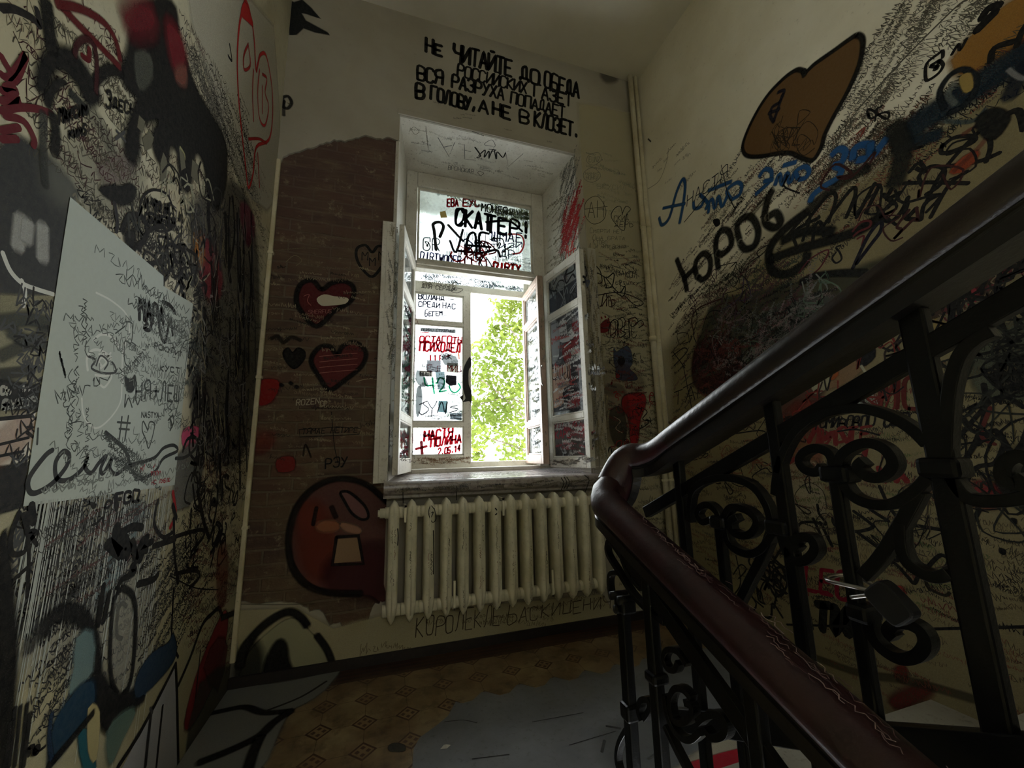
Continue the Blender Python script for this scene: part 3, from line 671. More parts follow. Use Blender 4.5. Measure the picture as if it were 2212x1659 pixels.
for u, v, r in ((1100, 690, .42), (1118, 760, .5), (1070, 730, .25), (1050, 770, .32), (1035, 830, .36), (1085, 820, .5), (1110, 880, .5), (1040, 900, .36), (1075, 905, .45), (1120, 950, .42), (1030, 945, .22), (1105, 985, .3), (1095, 640, .34), (1150, 700, .6), (1160, 850, .7), (1180, 620, .7), (1120, 560, .4), (1130, 490, .5), (1090, 450, .45), (1170, 440, .7), (1000, 880, .3), (1032, 985, .14)):
    c_ = on(1, 7.6+rb.uniform(-.6, .8), u, v); cl.append((c_, r))
    for _ in range(int(1200*r*r+50)):
        while True:
            d = Vector((rb.uniform(-1, 1), rb.uniform(-1, 1), rb.uniform(-1, 1)))
            if d.length < 1: break
        p = c_+d*r*1.12; s = rb.uniform(.04, .075); A = Vector((rb.uniform(-1, 1), rb.uniform(-1, 1), rb.uniform(-1, .4))).normalized(); B = A.cross(Vector((rb.uniform(-1, 1), rb.uniform(-1, 1), rb.uniform(-1, 1)))).normalized()
        nn = A.cross(B)*s*.16
        b.add([p-A*s, p-A*s*.2+B*s*.5+nn, p+A*s*.5+B*s*.38+nn, p+A*s*1.2, p+A*s*.5-B*s*.38+nn, p-A*s*.2-B*s*.5+nn], [(0, 1, 2, 3), (0, 3, 4, 5)])
fo = part(b, 'foliage', leafm, tree); fo['kind'] = 'stuff'

# ------------------------------------------------------------------ paint on the window wall
PB = Pl((0, DW, 0), (1, 0, 0), (0, 0, 1)); PBR = Pl((0, DW+.014, 0), (1, 0, 0), (0, 0, 1), .001)
CREAM = (206, 196, 156)
def f(b, p):
    FILL(b, p, '1256,352 1252,225 1300,232 1364,246 1390,500 1425,900 1452,1300 1330,1318 1310,1010 1284,700', CREAM, .8, 1, 40, .4)
    FILL(b, p, '620,1450 520,1470 512,1320 640,1316 720,1360 830,1330 1300,1285 1330,1330 900,1405', CREAM, .8, 1, 25, .5)
paint(wall_back, 'cream_area', f, PB)  # lighter cream beside the window and along the wall foot
def f(b, p):
    for t, p0, p1, h, w in (('Не', (920, 112), (955, 122), 32, 19), ('ЧИТАЙТЕ', (979, 131), (1105, 166), 36, 19), ('ДО', (1124, 172), (1164, 184), 30, 19), ('ОБЕДА', (1176, 188), (1250, 212), 33, 18),
        ('РОССИЙСКИХ', (988, 163), (1136, 202), 25, 13), ('ГАЗЕТ', (1153, 208), (1234, 231), 27, 15),
        ('ВСЯ', (902, 172), (955, 183), 30, 17), ('РАЗРУХА', (976, 188), (1087, 216), 27, 15), ('ПОПАДАЕТ', (1103, 222), (1219, 255), 24, 14),
        ('В', (899, 212), (915, 214), 32, 18), ('ГОЛОВУ,', (930, 214), (1030, 243), 28, 17), ('А', (1034, 241), (1054, 247), 26, 16), ('НЕ', (1065, 247), (1102, 258), 27, 19), ('В', (1123, 264), (1141, 268), 27, 18), ('КЛОЗЕТ.', (1154, 272), (1250, 297), 30, 18)):
        T(b, p, t, p0, p1, h, w*1.3, (12, 12, 12), .2, gap=.2)
paint(wall_back, 'slogan_lettering', f, PB, 'four lines of black brush capitals above the window')
def f(b, p):
    FILL(b, p, '622,0 636,6 652,0 672,18 692,40 664,30 650,28 660,45 706,70 712,75 680,69 655,60 640,74 627,76', (28, 30, 32), .9, 1, 10)
    S(b, p, '608,212 622,208 630,222 622,234 612,230 614,218', 26, BK, .8); S(b, p, '612,215 613,250', 26, BK, .7)
    S(b, p, '628,226 620,222', 8, (120, 118, 100), .8)
    FILL(b, p, '1300,160 1325,158 1330,172 1310,176', (60, 54, 44), .35, 3, 40, .5)
    S(b, p, '1382,385 1398,372 1405,340', 6, (70, 66, 54), .5)
paint(wall_back, 'spray_marks', f, PB)
def f(b, p):
    S(b, p, '1300,345 1293,330 1272,335 1268,350 1284,357 1300,345', 3, GY, closed=True); T(b, p, 'EUNZ', (1272, 350), (1296, 350), 12, 3, GY)
    S(b, p, '1296,375 1280,362 1262,372 1262,386 1278,394 1294,386', 3, GY, closed=True); T(b, p, 'минус', (1264, 378), (1294, 378), 8, 2.5, GY); T(b, p, 'НОНКИ', (1266, 388), (1292, 388), 9, 2.5, GY)
    T(b, p, 'вкусил', (1290, 408), (1352, 410), 14, 3, (110, 106, 92))
    S(b, p, '1308,450 1290,424 1266,436 1264,466 1282,484 1304,474', 5, (66, 62, 52), closed=True); T(b, p, 'АН', (1270, 470), (1306, 470), 36, 5, (66, 62, 52)); S(b, p, '1262,452 1312,446', 5, (66, 62, 52))
    S(b, p, '1344,462 1340,446 1328,450 1320,466 1330,484 1348,498 1352,466 1362,452 1352,446 1344,462', 6, BK, closed=True)
    T(b, p, 'СКИД', (1326, 478), (1358, 476), 12, 5, BK); T(b, p, 'ДЕРЬ', (1328, 490), (1368, 490), 12, 5, BK)
    for t, x, y, x1 in (('Смерти нет', 1274, 503, 1345), ('Она брата', 1280, 518, 1350), ('Ктово', 1281, 527, 1312), ('А за ними вечная', 1272, 536, 1352)): T(b, p, t, (x, y), (x1, y+1), 11, 2.6, (74, 70, 60), .3)
    S(b, p, '1293,553 1330,558 1380,556', 3, GY)
    T(b, p, 'НАКОЛ', (1332, 594), (1376, 602), 13, 5, (36, 36, 44)); T(b, p, 'бутылку', (1330, 614), (1380, 616), 9, 4, (36, 36, 44))
    S(b, p, '1282,570 1296,585 1300,610 1284,608 1290,590 1310,600 1326,590 1322,618 1308,622', 9, BK); S(b, p, '1310,620 1306,598 1336,632 1350,618 1346,640 1325,628', 9, BK)
    S(b, p, '1290,638 1340,632 1386,650 1384,660 1370,658 1350,640', 8, BK); S(b, p, '1300,662 1316,640 1322,665', 8, (52, 24, 22))
    T(b, p, 'ЛЬ', (1296, 662), (1330, 660), 26, 8, (48, 30, 26))
    for q in ('1298,700 1310,690 1320,700 1312,716 1296,718 1292,706',): FILL(b, p, q, (104, 22, 26), .9, 4, 4)
    for x, y in ((1293, 692), (1299, 685), (1307, 683), (1314, 688)): S(b, p, [(x, y), (x+1, y+3)], 14, (104, 22, 26))
    S(b, p, '1296,715 1290,730 1302,744 1316,738 1318,722', 4, BK)
    for q in ('1314,722 1318,700 1328,690 1336,700 1330,716 1318,726', '1336,690 1346,686 1352,700 1340,712 1352,720 1338,728 1334,700', '1356,690 1372,686 1378,696 1364,706 1358,690 1360,730', '1372,700 1384,692 1390,700 1380,708'): S(b, p, q, 8, BK)
    T(b, p, 'ОРБС', (1318, 728), (1376, 730), 36, 6, BK)
    FILL(b, p, '1326,752 1332,760 1344,752 1356,748 1364,762 1366,784 1360,796 1372,808 1376,820 1352,822 1332,818 1330,796 1326,780', (62, 72, 92), .9, 4, 4); FILL(b, p, '1336,770 1346,770 1350,782 1342,792 1335,784', (20, 20, 26)); S(b, p, '1344,796 1342,818', 5, (34, 38, 52)); S(b, p, '1336,798 1332,820', 4, (34, 38, 52))
    FILL(b, p, '1350,856 1386,850 1394,870 1382,905 1376,955 1364,960 1358,905 1345,880', (144, 30, 35), .85, 4, 16); FILL(b, p, '1300,840 1345,836 1360,900 1350,960 1310,950 1296,890', (74, 34, 30), .7, 4, 18, .3)
    FILL(b, p, '1318,890 1338,880 1350,900 1352,940 1336,965 1320,940', (28, 22, 24), .8, 4, 10, .55); S(b, p, '1326,900 1340,910 1330,925 1344,935', 5, (150, 130, 110)); S(b, p, '1318,965 1336,975 1352,960', 5, (150, 140, 110))
    S(b, p, '1386,880 1398,890 1388,905 1402,912 1386,925', 8, BK); S(b, p, '1308,1000 1318,965 1326,1000 1332,970 1342,1005 1350,985', 10, BK)
    FILL(b, p, '1295,790 1330,782 1370,800 1390,835 1330,850 1298,840', (84, 40, 32), .5, 4, 25, .25)
    tangle(b, p, '1290,560 1390,560 1420,1010 1320,1010', 22, (22, 46), [BK, BK, (54, 26, 24), (44, 40, 44)], (3, 5.5), 5)
    tangle(b, p, '1300,760 1400,760 1425,1020 1320,1030', 26, (20, 45), [(120, 24, 28), BK, (88, 30, 30), (120, 116, 100)], (4, 9), 6)
paint(wall_back, 'tags_beside_window', f, PB, 'black and red tags in the strip between window and pipes')
def f(b, p):
    scrawl(b, p, '1262,330 1366,330 1388,560 1290,560', 26, (18, 34), [GY, (110, 106, 92)], (1.2, 2.2), seed=3)
    scrawl(b, p, '1292,540 1392,540 1430,1020 1310,1020', 340, (10, 26), [BK, (46, 40, 38), (90, 34, 32), (60, 60, 58), BK], (1.5, 3.2), seed=4, angj=.5)
    scrawl(b, p, '1315,1020 1430,1020 1450,1320 1330,1320', 90, (14, 34), [BK, (70, 64, 52)], (1.4, 3), seed=8)
    scrawl(b, p, '880,200 1250,330 1250,345 880,250', 14, (10, 16), [GY], (1, 1.8), seed=2, ang=0)
    scrawl(b, p, '740,1370 1300,1290 1300,1320 740,1420', 16, (20, 40), [(84, 70, 46)], (1.5, 3), seed=9)
    T(b, p, 'КОРОЛЕКЛЕ', (898, 1376), (1080, 1350), 44, 5.5, (62, 50, 34), .6); T(b, p, 'Ьаскиценич', (1096, 1346), (1320, 1312), 40, 5.5, (62, 50, 34), .6)
    S(b, p, '520,1305 600,1306 680,1304', 6, (96, 84, 54), .5)
paint(wall_back, 'scribbles', f, PB, stuff=True)
def f(b, p):                                      # the large eye low in the corner
    FILL(b, p, '520,1462 540,1410 590,1360 628,1338 652,1350 690,1392 712,1440 716,1462 620,1480 525,1486', (160, 158, 128), .9, 3, 12)
    FILL(b, p, '512,1490 512,1430 545,1390 560,1420 556,1470 540,1486', (34, 34, 32), .8, 3, 40, .8)
    FILL(b, p, '572,1470 580,1420 600,1386 616,1392 622,1430 640,1456 668,1466 648,1474 600,1474', (18, 18, 18), .95, 3, 18)
    S(b, p, '518,1440 528,1400 560,1360 600,1330 628,1322 650,1334 664,1352', 52, BK, .95); S(b, p, '684,1372 706,1402 720,1440 722,1470', 44, BK, .95)
    FILL(b, p, '525,1476 720,1440 722,1462 640,1492 520,1500', (128, 128, 120), .8, 2, 14)
paint(wall_back, 'eye_graffiti', f, PB, 'large black outlined eye sprayed low in the corner')
def heart(b, p, s, fill, w, o=.95):
    FILL(b, p, s, fill, .9, 5, 6); S(b, p, s, w, (20, 16, 16), o, 5, True)
def f(b, p):
    heart(b, p, '695,625 675,606 650,614 640,645 650,672 684,705 722,672 758,650 764,622 744,608 716,612', (84, 26, 31), 38)
    FILL(b, p, '684,646 700,636 722,640 752,644 746,656 716,660 694,660', (196, 188, 164), 0, 3); T(b, p, 'SHERFUS', (666, 678), (716, 676), 8, 2.5, (160, 110, 104)); S(b, p, '656,640 668,636 664,650 672,660', 3, (170, 110, 104))
paint(wall_back, 'heart_graffiti', f, PBR, 'upper red heart with black outline and white chip')
def f(b, p):
    heart(b, p, '728,766 712,748 688,752 672,780 690,815 712,842 744,822 782,790 790,760 768,740 742,746', (92, 34, 36), 36)
    for y in (766, 778, 790, 802): S(b, p, [(690, y+4), (730, y), (772, y-3)], 3, (168, 112, 100))
paint(wall_back, 'heart_graffiti', f, PBR, 'lower red heart with faint writing across it')
def f(b, p):
    S(b, p, '804,545 790,530 772,536 770,556 782,580 804,598 826,574 838,556 830,536 816,532', 18, BK, 0, 5, True)
    for t, x, y in (('М', 782, 562), ('М', 798, 574), ('М', 818, 562)): T(b, p, t, (x, y), (x+14, y), 18, 6, BK)
paint(wall_back, 'heart_graffiti', f, PBR, 'small black outline heart holding three letters M')
def f(b, p):
    heart(b, p, '632,762 622,752 612,762 618,780 636,796 656,778 658,760 644,752', (22, 20, 20), 10)
    S(b, p, '586,732 600,726 612,740 630,728 650,736', 26, BK, .7)
    FILL(b, p, '560,825 598,822 600,842 584,868 558,872', (132, 30, 30), .9, 3, 14); FILL(b, p, '600,992 632,988 634,1014 602,1018', (120, 36, 36), .9, 3, 12)
    for x, y in ((606, 830), (626, 826), (638, 834)): S(b, p, [(x, y), (x+5, y+4)], 26, BK, .9)
    FILL(b, p, '560,940 590,936 588,960 556,980', (140, 40, 36), .4, 3, 20, .4)
    T(b, p, 'ROZEN', (640, 876), (690, 872), 12, 5, (170, 160, 140)); T(b, p, 'СР', (692, 878), (706, 878), 12, 5, (170, 160, 140))
    S(b, p, '646,928 730,922 778,926 776,938 700,942 648,944', 4, BK, 0, 1, True); T(b, p, 'ТЯМАЕ НЕТИРЕ', (652, 938), (772, 934), 12, 4, BK)
    T(b, p, 'РЭУ', (703, 1012), (750, 1006), 20, 8, BK); S(b, p, '655,985 660,960 672,988', 12, BK, .7); S(b, p, '716,890 722,960 730,1000', 4, BK)
    T(b, p, 'Гуля', (752, 595), (775, 600), 8, 3, (140, 126, 100)); S(b, p, '600,540 660,536 690,538', 8, (150, 136, 108), .6); S(b, p, '618,566 636,552 652,562 640,574', 7, (150, 136, 108), .7)
    S(b, p, '770,824 800,818 830,824', 4, (160, 148, 120))
    scrawl(b, p, '560,560 850,560 850,1000 540,1000', 80, (14, 30), [(150, 138, 112), (40, 34, 30), (130, 112, 90)], (1.6, 3.4), seed=12)
paint(wall_back, 'brick_scribbles', f, PBR, stuff=True)
def f(b, p):                                      # the round red face
    FILL(b, p, '730,1040 775,1046 815,1075 836,1110 836,1290 800,1284 740,1280 680,1262 644,1225 626,1170 634,1110 668,1062', (94, 62, 58), .95, 4, 22)
    FILL(b, p, '650,1110 690,1090 720,1200 700,1250 660,1220', (138, 52, 36), .4, 4, 40, .5); FILL(b, p, '720,1210 820,1180 830,1280 720,1270', (78, 28, 40), .4, 4, 50, .6)
    S(b, p, '836,1085 800,1052 760,1036 720,1036 676,1056 640,1100 624,1160 630,1220 660,1262 710,1280 780,1282', 44, (20, 17, 18), .8)
    S(b, p, '676,1134 684,1096', 24, (24, 16, 18), .9); S(b, p, '716,1094 726,1118', 34, (40, 18, 20), .9)
    FILL(b, p, '738,1066 752,1068 784,1096 792,1114 780,1118 760,1104', (118, 82, 82), .9); S(b, p, '736,1064 756,1064 786,1090 796,1116 782,1122 760,1108 742,1078', 18, (22, 18, 20), .95, 4, True)
    FILL(b, p, '686,1138 700,1128 726,1130 730,1142 700,1146', (150, 96, 70), .8); FILL(b, p, '738,1132 770,1140 776,1150 750,1146', (160, 120, 100), .8)
    FILL(b, p, '730,1164 772,1162 780,1212 722,1216', (150, 122, 96), .9, 1, 4); S(b, p, '727,1160 774,1157 785,1218 718,1220', 24, (20, 17, 18), .95, 1, True)
paint(wall_back, 'face_graffiti', f, PBR, 'round red sprayed face with open square mouth')

# paint on the reveals, boards, sill and radiator
P_top = Pl((0, yb, 3.455), (1, 0, 0), (0, -(3.05-yb), .025)); P_rr = Pl((OX1, yb-.013, 0), (1.304-OX1, 3.05-yb+.013, 0), (0, 0, 1)); P_rr = Pl((OX1, yb-.013, 0), tuple(-P_rr.a), (0, 0, 1), .0012)
def f(b, p):
    S(b, p, '946,297 970,338 982,308', 5, GY, 0, 1); S(b, p, '958,318 976,314', 5, GY); S(b, p, '1003,312 1004,344 1028,346', 4, GY, 0, 1); S(b, p, '1092,328 1098,360 1130,332', 4, GY, 0, 1)
    S(b, p, '1064,316 1046,312 1062,302 1070,314 1066,318', 4, GY)
    S(b, p, '1026,318 1038,336 1030,340', 12, BK); S(b, p, '1034,336 1048,324 1046,340 1056,326 1056,340', 10, BK); S(b, p, '1056,342 1066,322 1072,344 1074,328 1086,340 1092,330', 10, BK); S(b, p, '1056,322 1072,324 1060,328', 6, BK)
    T(b, p, 'ВРОНСКАЯ', (968, 366), (1022, 375), 9, 4, GY); S(b, p, '1036,370 1045,374 1038,379 1032,373', 4, BK, 0, 4, True)
    T(b, p, 'ШКОЛА', (920, 282), (925, 325), 10, 4, (130, 128, 116)); S(b, p, '884,284 894,274 905,284 896,290 886,276', 4, (130, 128, 116))
    scrawl(b, p, '880,270 1200,340 1150,400 890,350', 30, (10, 26), [(130, 128, 116), GY], (1.2, 2.4), seed=31)
paint(wall_back, 'lintel_scribbles', f, P_top, stuff=True)
def f(b, p):
    scrawl(b, p, '1208,380 1240,360 1244,560 1205,600', 190, (12, 26), [(84, 84, 82), GY, (120, 120, 112)], (1.5, 3), seed=32, ang=.9)
    scrawl(b, p, '1216,470 1244,440 1246,530 1206,560', 90, (14, 30), [(150, 36, 40)], (3, 6), seed=33, ang=.9)
    for s in ('1222,560 1226,530 1230,565', '1232,560 1236,520 1240,552', '1226,546 1244,536'): S(b, p, s, 10, (196, 70, 66))
    scrawl(b, p, '1180,440 1204,430 1200,600 1180,600', 30, (16, 30), [(130, 124, 104)], (2, 4), seed=36)
paint(wall_back, 'reveal_scribbles', f, P_rr, stuff=True)
P_bl = Pl((0, DW-.022, 0), (1, 0, 0), (0, 0, 1)); P_br = Pl((0, DW-.032, 0), (1, 0, 0), (0, 0, 1))
def f(b, p):
    T(b, p, 'ПУСТЬ ПИЛОЗОПО СОЛНИЦ', (840, 1018), (842, 880), 8, 3.6, BK); T(b, p, 'МАЗРЫЕ ВОЛАМЫ И УЗАХ ЛЮБОТС', (853, 1018), (857, 830), 8, 3.6, BK)
    scrawl(b, p, '843,560 860,560 856,820 838,820', 50, (9, 16), [GY, (120, 114, 98)], (1.2, 2.4), seed=40, ang=1.57)
    scrawl(b, p, '842,500 864,500 864,560 842,560', 12, (9, 16), [(140, 132, 112)], (1.2, 2.4), seed=41, ang=1.57)
paint(trim_l, 'scribbles', f, P_bl, stuff=True)
def f(b, p):
    scrawl(b, p, '1262,560 1290,560 1318,1000 1290,1000', 170, (9, 20), [(120, 112, 86), GY, (140, 130, 100)], (1.4, 3), seed=42, ang=1.57)
    S(b, p, '1264,575 1268,590 1264,605 1269,620', 8, BK)
paint(trim_r, 'scribbles', f, P_br, stuff=True)
P_sn = Pl((0, DW-.106, 0), (1, 0, 0), (0, 0, 1), .001)
def f(b, p):
    for s in ('870,1056 871,1086', '986,1050 986,1080', '1212,1032 1218,1044 1212,1058', '1218,1030 1224,1042 1218,1056', '1224,1030 1230,1042 1224,1056', '1262,1026 1272,1036 1268,1052 1264,1062'): S(b, p, s, 5, BK)
    scrawl(b, p, '850,1058 1280,1036 1280,1044 850,1066', 60, (8, 16), [(96, 90, 74), GY], (1.2, 2.4), seed=43)
paint(sill, 'scribbles', f, P_sn, stuff=True)
P_st = Pl((0, 0, .972), (1, 0, 0), (0, 1, .031), .0012)
def f(b, p):
    S(b, p, '850,1046 1000,1040 1200,1027', 10, (70, 56, 60)); S(b, p, '900,1020 1050,1012 1180,1006', 8, (110, 100, 96))
    FILL(b, p, '1150,1014 1210,1012 1260,1020 1200,1022', (58, 48, 50), .5, 3, 20, .6)
    scrawl(b, p, '880,1024 1200,1010 1240,1026 860,1044', 60, (20, 50), [(120, 104, 110), (96, 84, 90)], (2, 4), seed=44, stretch=1.6)
paint(sill, 'stains', f, P_st, stuff=True)
P_rad = Pl((0, DW-.1886, 0), (1, 0, 0), (0, 0, 1), .0008)
def f(b, p):
    rr = random.Random(50)
    for i in range(13):
        X = X0+pit*i
        for k in range(rr.randint(3, 6)):
            z0 = rr.uniform(.36, .78); L = rr.uniform(.04, .15); x = X+rr.uniform(-.008, .008); c = lin(rr.choice([(110, 100, 82), (84, 78, 64), (120, 70, 58), (50, 48, 44)])); q = []
            for j in range(int(L/.006)): q.append(Vector((x+rr.uniform(-.007, .007), z0-j*.006)))
            if len(q) > 1: ribbon(b, p, q, .0022, c)
    S(b, p, '938,1100 930,1092 926,1110 934,1128 942,1120 938,1098', 4, BK); S(b, p, '1070,1098 1076,1106 1070,1112', 7, BK); S(b, p, '928,1110 936,1106 930,1120', 4, BK)
    for x, y0, y1 in ((936, 1146, 1240), (859, 1142, 1178)): S(b, p, [(x, y0), (x+1, (y0+y1)/2), (x, y1)], 5, BK)
paint(rad, 'scribbles', f, P_rad, stuff=True)

# ------------------------------------------------------------------ paint on the glass
def gp(o, d, t=.004): return Pl((o[0], o[1], 0), (d[0], d[1], 0), (0, 0, 1), t)
P_fan = gp((0, YI+.030), (1, 0), .0006)
def f(b, p):
    FILL(b, p, '950,458 962,455 966,470 952,471', (170, 140, 80), 0, 1)
    T(b, p, 'СКАТ', (984, 486), (1062, 500), 36, 27, BK, .2); T(b, p, 'ТЕР!', (1050, 500), (1146, 516), 36, 27, BK, .2); S(b, p, '984,480 990,455 1002,452 1000,475 988,488', 18, BK)
    S(b, p, '1050,480 1100,478 1128,500', 22, BK); T(b, p, 'МОНЕЯ', (1040, 456), (1096, 464), 16, 12.15, BK); S(b, p, '1048,437 1062,434 1072,438 1058,441', 6, BK)
    S(b, p, '942,540 938,500 936,484 950,480 958,490 950,512', 26, (40, 38, 36)); S(b, p, '968,486 990,510 1000,520', 22, (48, 44, 40)); S(b, p, '1000,496 985,545 972,520', 20, (34, 32, 32)); S(b, p, '1006,548 1012,510 1026,505 1030,545', 22, BK); S(b, p, '1036,545 1036,505 1056,505', 22, BK); S(b, p, '1012,530 1060,534', 22, BK)
    S(b, p, '990,542 1040,546 1072,540 1080,555', 22, (30, 26, 26)); tangle(b, p, '1000,520 1080,520 1080,560 1000,560', 9, (40, 80), [BK, (90, 24, 26), (40, 44, 70)], (9, 14), 60)
    T(b, p, 'ЕВА', (966, 446), (990, 446), 16, 16.2, (178, 40, 46)); T(b, p, 'ЕУС', (1000, 446), (1036, 446), 16, 16.2, (178, 60, 60))
    S(b, p, '1098,506 1124,508 1132,525 1124,545 1108,548', 16, (214, 84, 84)); T(b, p, 'ШМАЕ', (1062, 520), (1128, 524), 20, 12.15, (44, 46, 84)); T(b, p, 'ТИЗИ', (1060, 538), (1128, 534), 10, 8.1, (44, 46, 84))
    T(b, p, '@R', (914, 540), (950, 542), 26, 10.8, (96, 104, 104)); T(b, p, 'DIRTWOOER', (908, 560), (996, 570), 16, 10.8, (54, 56, 110)); T(b, p, 'DIRTY', (1066, 581), (1124, 588), 15, 21.6, (206, 40, 36)); T(b, p, 'ДР', (1082, 556), (1112, 560), 18, 10.8, (80, 92, 104))
    for s in ('1004,558 1004,580', '1018,556 1020,586', '1036,560 1035,574', '1050,560 1052,588'): S(b, p, s, 14, (120, 30, 30))
    tangle(b, p, '966,530 1060,540 1060,570 966,560', 8, (40, 70), [(196, 60, 60), (130, 30, 34)], (8, 16), 61)
    drips(b, p, 985, 1120, 500, 44, .24, [(50, 50, 50), (80, 80, 80)], (2, 4), 62, 512); drips(b, p, 940, 1090, 540, 30, .2, [(40, 40, 40), (110, 40, 40)], (2, 5), 63, 555)
    scrawl(b, p, '910,410 1145,450 1145,480 1080,470', 30, (30, 50), [(170, 180, 140), (150, 160, 150)], (5, 9), seed=64); scrawl(b, p, '1080,550 1150,560 1150,590 990,575', 40, (14, 26), [(120, 130, 130)], (2, 3), seed=65)
paint(fan_pane, 'tags', f, P_fan, 'black red and navy tags on transom glass')
P_of = gp((0, YO+.030), (1, 0), .0006)
def f(b, p): scrawl(b, p, '905,592 1115,620 1115,632 905,604', 26, (28, 40), [(150, 160, 165), (120, 130, 140)], (4, 7), seed=66)
paint(out_fan_pane, 'scribbles', f, P_of, stuff=True)
P_ol = gp((0, YO+.02), (1, 0), .003)
def f(b, p):
    INK = (44, 46, 60)
    T(b, p, 'Воланд', (904, 646), (960, 650), 14, 10.8, INK, .4); S(b, p, '968,646 980,647', 7, INK); T(b, p, 'среди', (904, 662), (950, 666), 16, 9.45, INK, .4); T(b, p, 'нас', (956, 666), (984, 668), 16, 9.45, INK, .4); T(b, p, 'Бегем', (918, 684), (956, 682), 14, 9.45, INK, .6); S(b, p, '952,686 966,680 978,684', 5, INK)
paint(outl_p[2], 'ink_note', f, P_ol)
def f(b, p):
    FILL(b, p, '908,708 984,712 984,720 908,716', (140, 142, 144), 0, 1); T(b, p, 'ПСИХО СТУДЕНЬЕ', (910, 715), (982, 719), 6, 4.05, (60, 60, 60)); S(b, p, '908,718 926,719', 8, (200, 40, 50))
    RR = (196, 32, 44)
    T(b, p, 'ОСТАГОТЫ', (906, 740), (998, 742), 14, 13.5, RR, .4); T(b, p, 'ПСИХОДЕЛ', (906, 757), (994, 762), 20, 16.2, RR, .4); S(b, p, '988,748 992,775', 10, (222, 90, 40))
    for x in (930, 940, 950): S(b, p, [(x, 768), (x, 778)], 14, RR)
    FILL(b, p, '922,778 952,779 952,804 922,803', (160, 160, 166), 0, 1); FILL(b, p, '906,800 934,802 934,814 906,813', (168, 160, 150), 0, 1); FILL(b, p, '966,784 990,785 990,806 966,804', (190, 184, 170), 0, 1); FILL(b, p, '964,810 986,812 986,832 972,834 962,826', (30, 28, 32), 0, 1)
    FILL(b, p, '940,803 960,803 962,840 946,842', (150, 170, 176), 0, 1, 1); FILL(b, p, '947,866 966,866 966,892 946,890', (120, 150, 156), 0, 1); FILL(b, p, '900,840 910,836 912,870 904,900 898,890', (150, 154, 156), 0, 3); FILL(b, p, '972,892 997,892 997,908 972,906', (140, 148, 156), 0, 1)
    FILL(b, p, '900,800 912,806 925,830 910,836 898,822', (176, 182, 184), 0, 2); FILL(b, p, '955,766 985,770 988,790 960,788', (168, 170, 172), 0, 2)
    for x, y, c, t in ((912, 800, (60, 50, 60), 'Ч'), (924, 802, (170, 50, 60), 'Е'), (944, 804, (170, 50, 60), 'Г')): T(b, p, t, (x, y), (x+10, y), 14, 6, c)
    T(b, p, 'МИЦ', (966, 802), (996, 804), 14, 8.1, (170, 60, 60)); T(b, p, 'ПОЕТ', (908, 811), (932, 812), 9, 5.4, (90, 80, 80))
    GN = (34, 186, 130); S(b, p, '916,816 920,832 934,832', 14, GN); S(b, p, '934,816 936,836 938,850', 14, GN); S(b, p, '944,828 950,816 960,822 956,838 948,846 964,844', 13, GN); S(b, p, '990,828 994,838 984,848 974,844 970,834', 13, GN); S(b, p, '942,826 942,829', 12, GN)
    DG = (64, 66, 74); S(b, p, '906,874 924,866 914,872 926,884 912,896 905,890', 9, DG); S(b, p, '924,868 934,882 944,866', 8, DG); S(b, p, '934,882 932,900', 8, DG); S(b, p, '944,892 954,868 960,890', 9, DG); S(b, p, '966,868 962,894', 11, (36, 36, 40)); S(b, p, '988,876 972,880 990,884 970,892', 8, DG); S(b, p, '932,842 932,905', 3, DG)
    T(b, p, 'SOK', (952, 776), (976, 776), 12, 8.1, (120, 120, 126)); S(b, p, '962,772 974,766', 8, RR)
    scrawl(b, p, '902,896 996,890 996,908 902,908', 34, (12, 22), [(110, 116, 122), (140, 146, 150)], (2, 3), seed=70); scrawl(b, p, '900,760 996,770 996,870 900,860', 50, (12, 26), [(150, 156, 160), (120, 124, 130)], (2, 3.4), seed=71)
paint(outl_p[1], 'tags', f, P_ol, 'red green and grey writing and pasted scraps on the large pane')
def f(b, p):
    RR = (196, 30, 42)
    T(b, p, 'НАСТЯ', (916, 952), (978, 942), 20, 18.9, RR, .3); T(b, p, 'ПОЛИНА', (930, 966), (996, 956), 18, 17.55, RR, .3); T(b, p, '2.05.14', (946, 984), (994, 974), 14, 13.5, RR, .3); S(b, p, '898,970 922,964', 20, (150, 40, 46)); S(b, p, '910,954 912,982', 24, (130, 44, 50))
    scrawl(b, p, '898,926 920,926 920,940 898,944', 8, (10, 16), [GY], (2, 3), seed=72)
paint(outl_p[0], 'red_names', f, P_ol, 'two names and a date in red brush')
P_olf = gp((0, YO-.006), (1, 0), .0008)
def f(b, p):
    T(b, p, 'ЯНКОВСКИЙ', (912, 616), (985, 621), 9, 5.4, (130, 124, 110)); T(b, p, 'ДЛЯ СЕРДЦА', (911, 622), (984, 629), 9, 5.94, (80, 78, 74)); S(b, p, '974,626 984,622 1000,625 990,632 978,631', 4, BK, 0, 4, True); S(b, p, [(986, 626), (987, 627)], 7, BK)
    FILL(b, p, '1016,772 1010,778 1001,800 1001,840 1006,860 1000,868 1014,866 1018,872 1018,845 1012,830 1012,800 1018,790', (42, 40, 40), .9, 3, 4); FILL(b, p, '1000,868 993,858 1001,852', (42, 40, 40), 0, 1)
    T(b, p, 'Женя', (900, 996), (940, 998), 8, 4.05, (140, 120, 100)); scrawl(b, p, '900,990 1000,990 1000,1002 900,1004', 24, (12, 22), [(130, 96, 70), (110, 100, 80)], (2, 3), seed=73)
paint(outl, 'scribbles', f, P_olf, stuff=True)
P_ir = gp((1.288, 2.985), (1.362-1.288, 2.455-2.985), .0026)
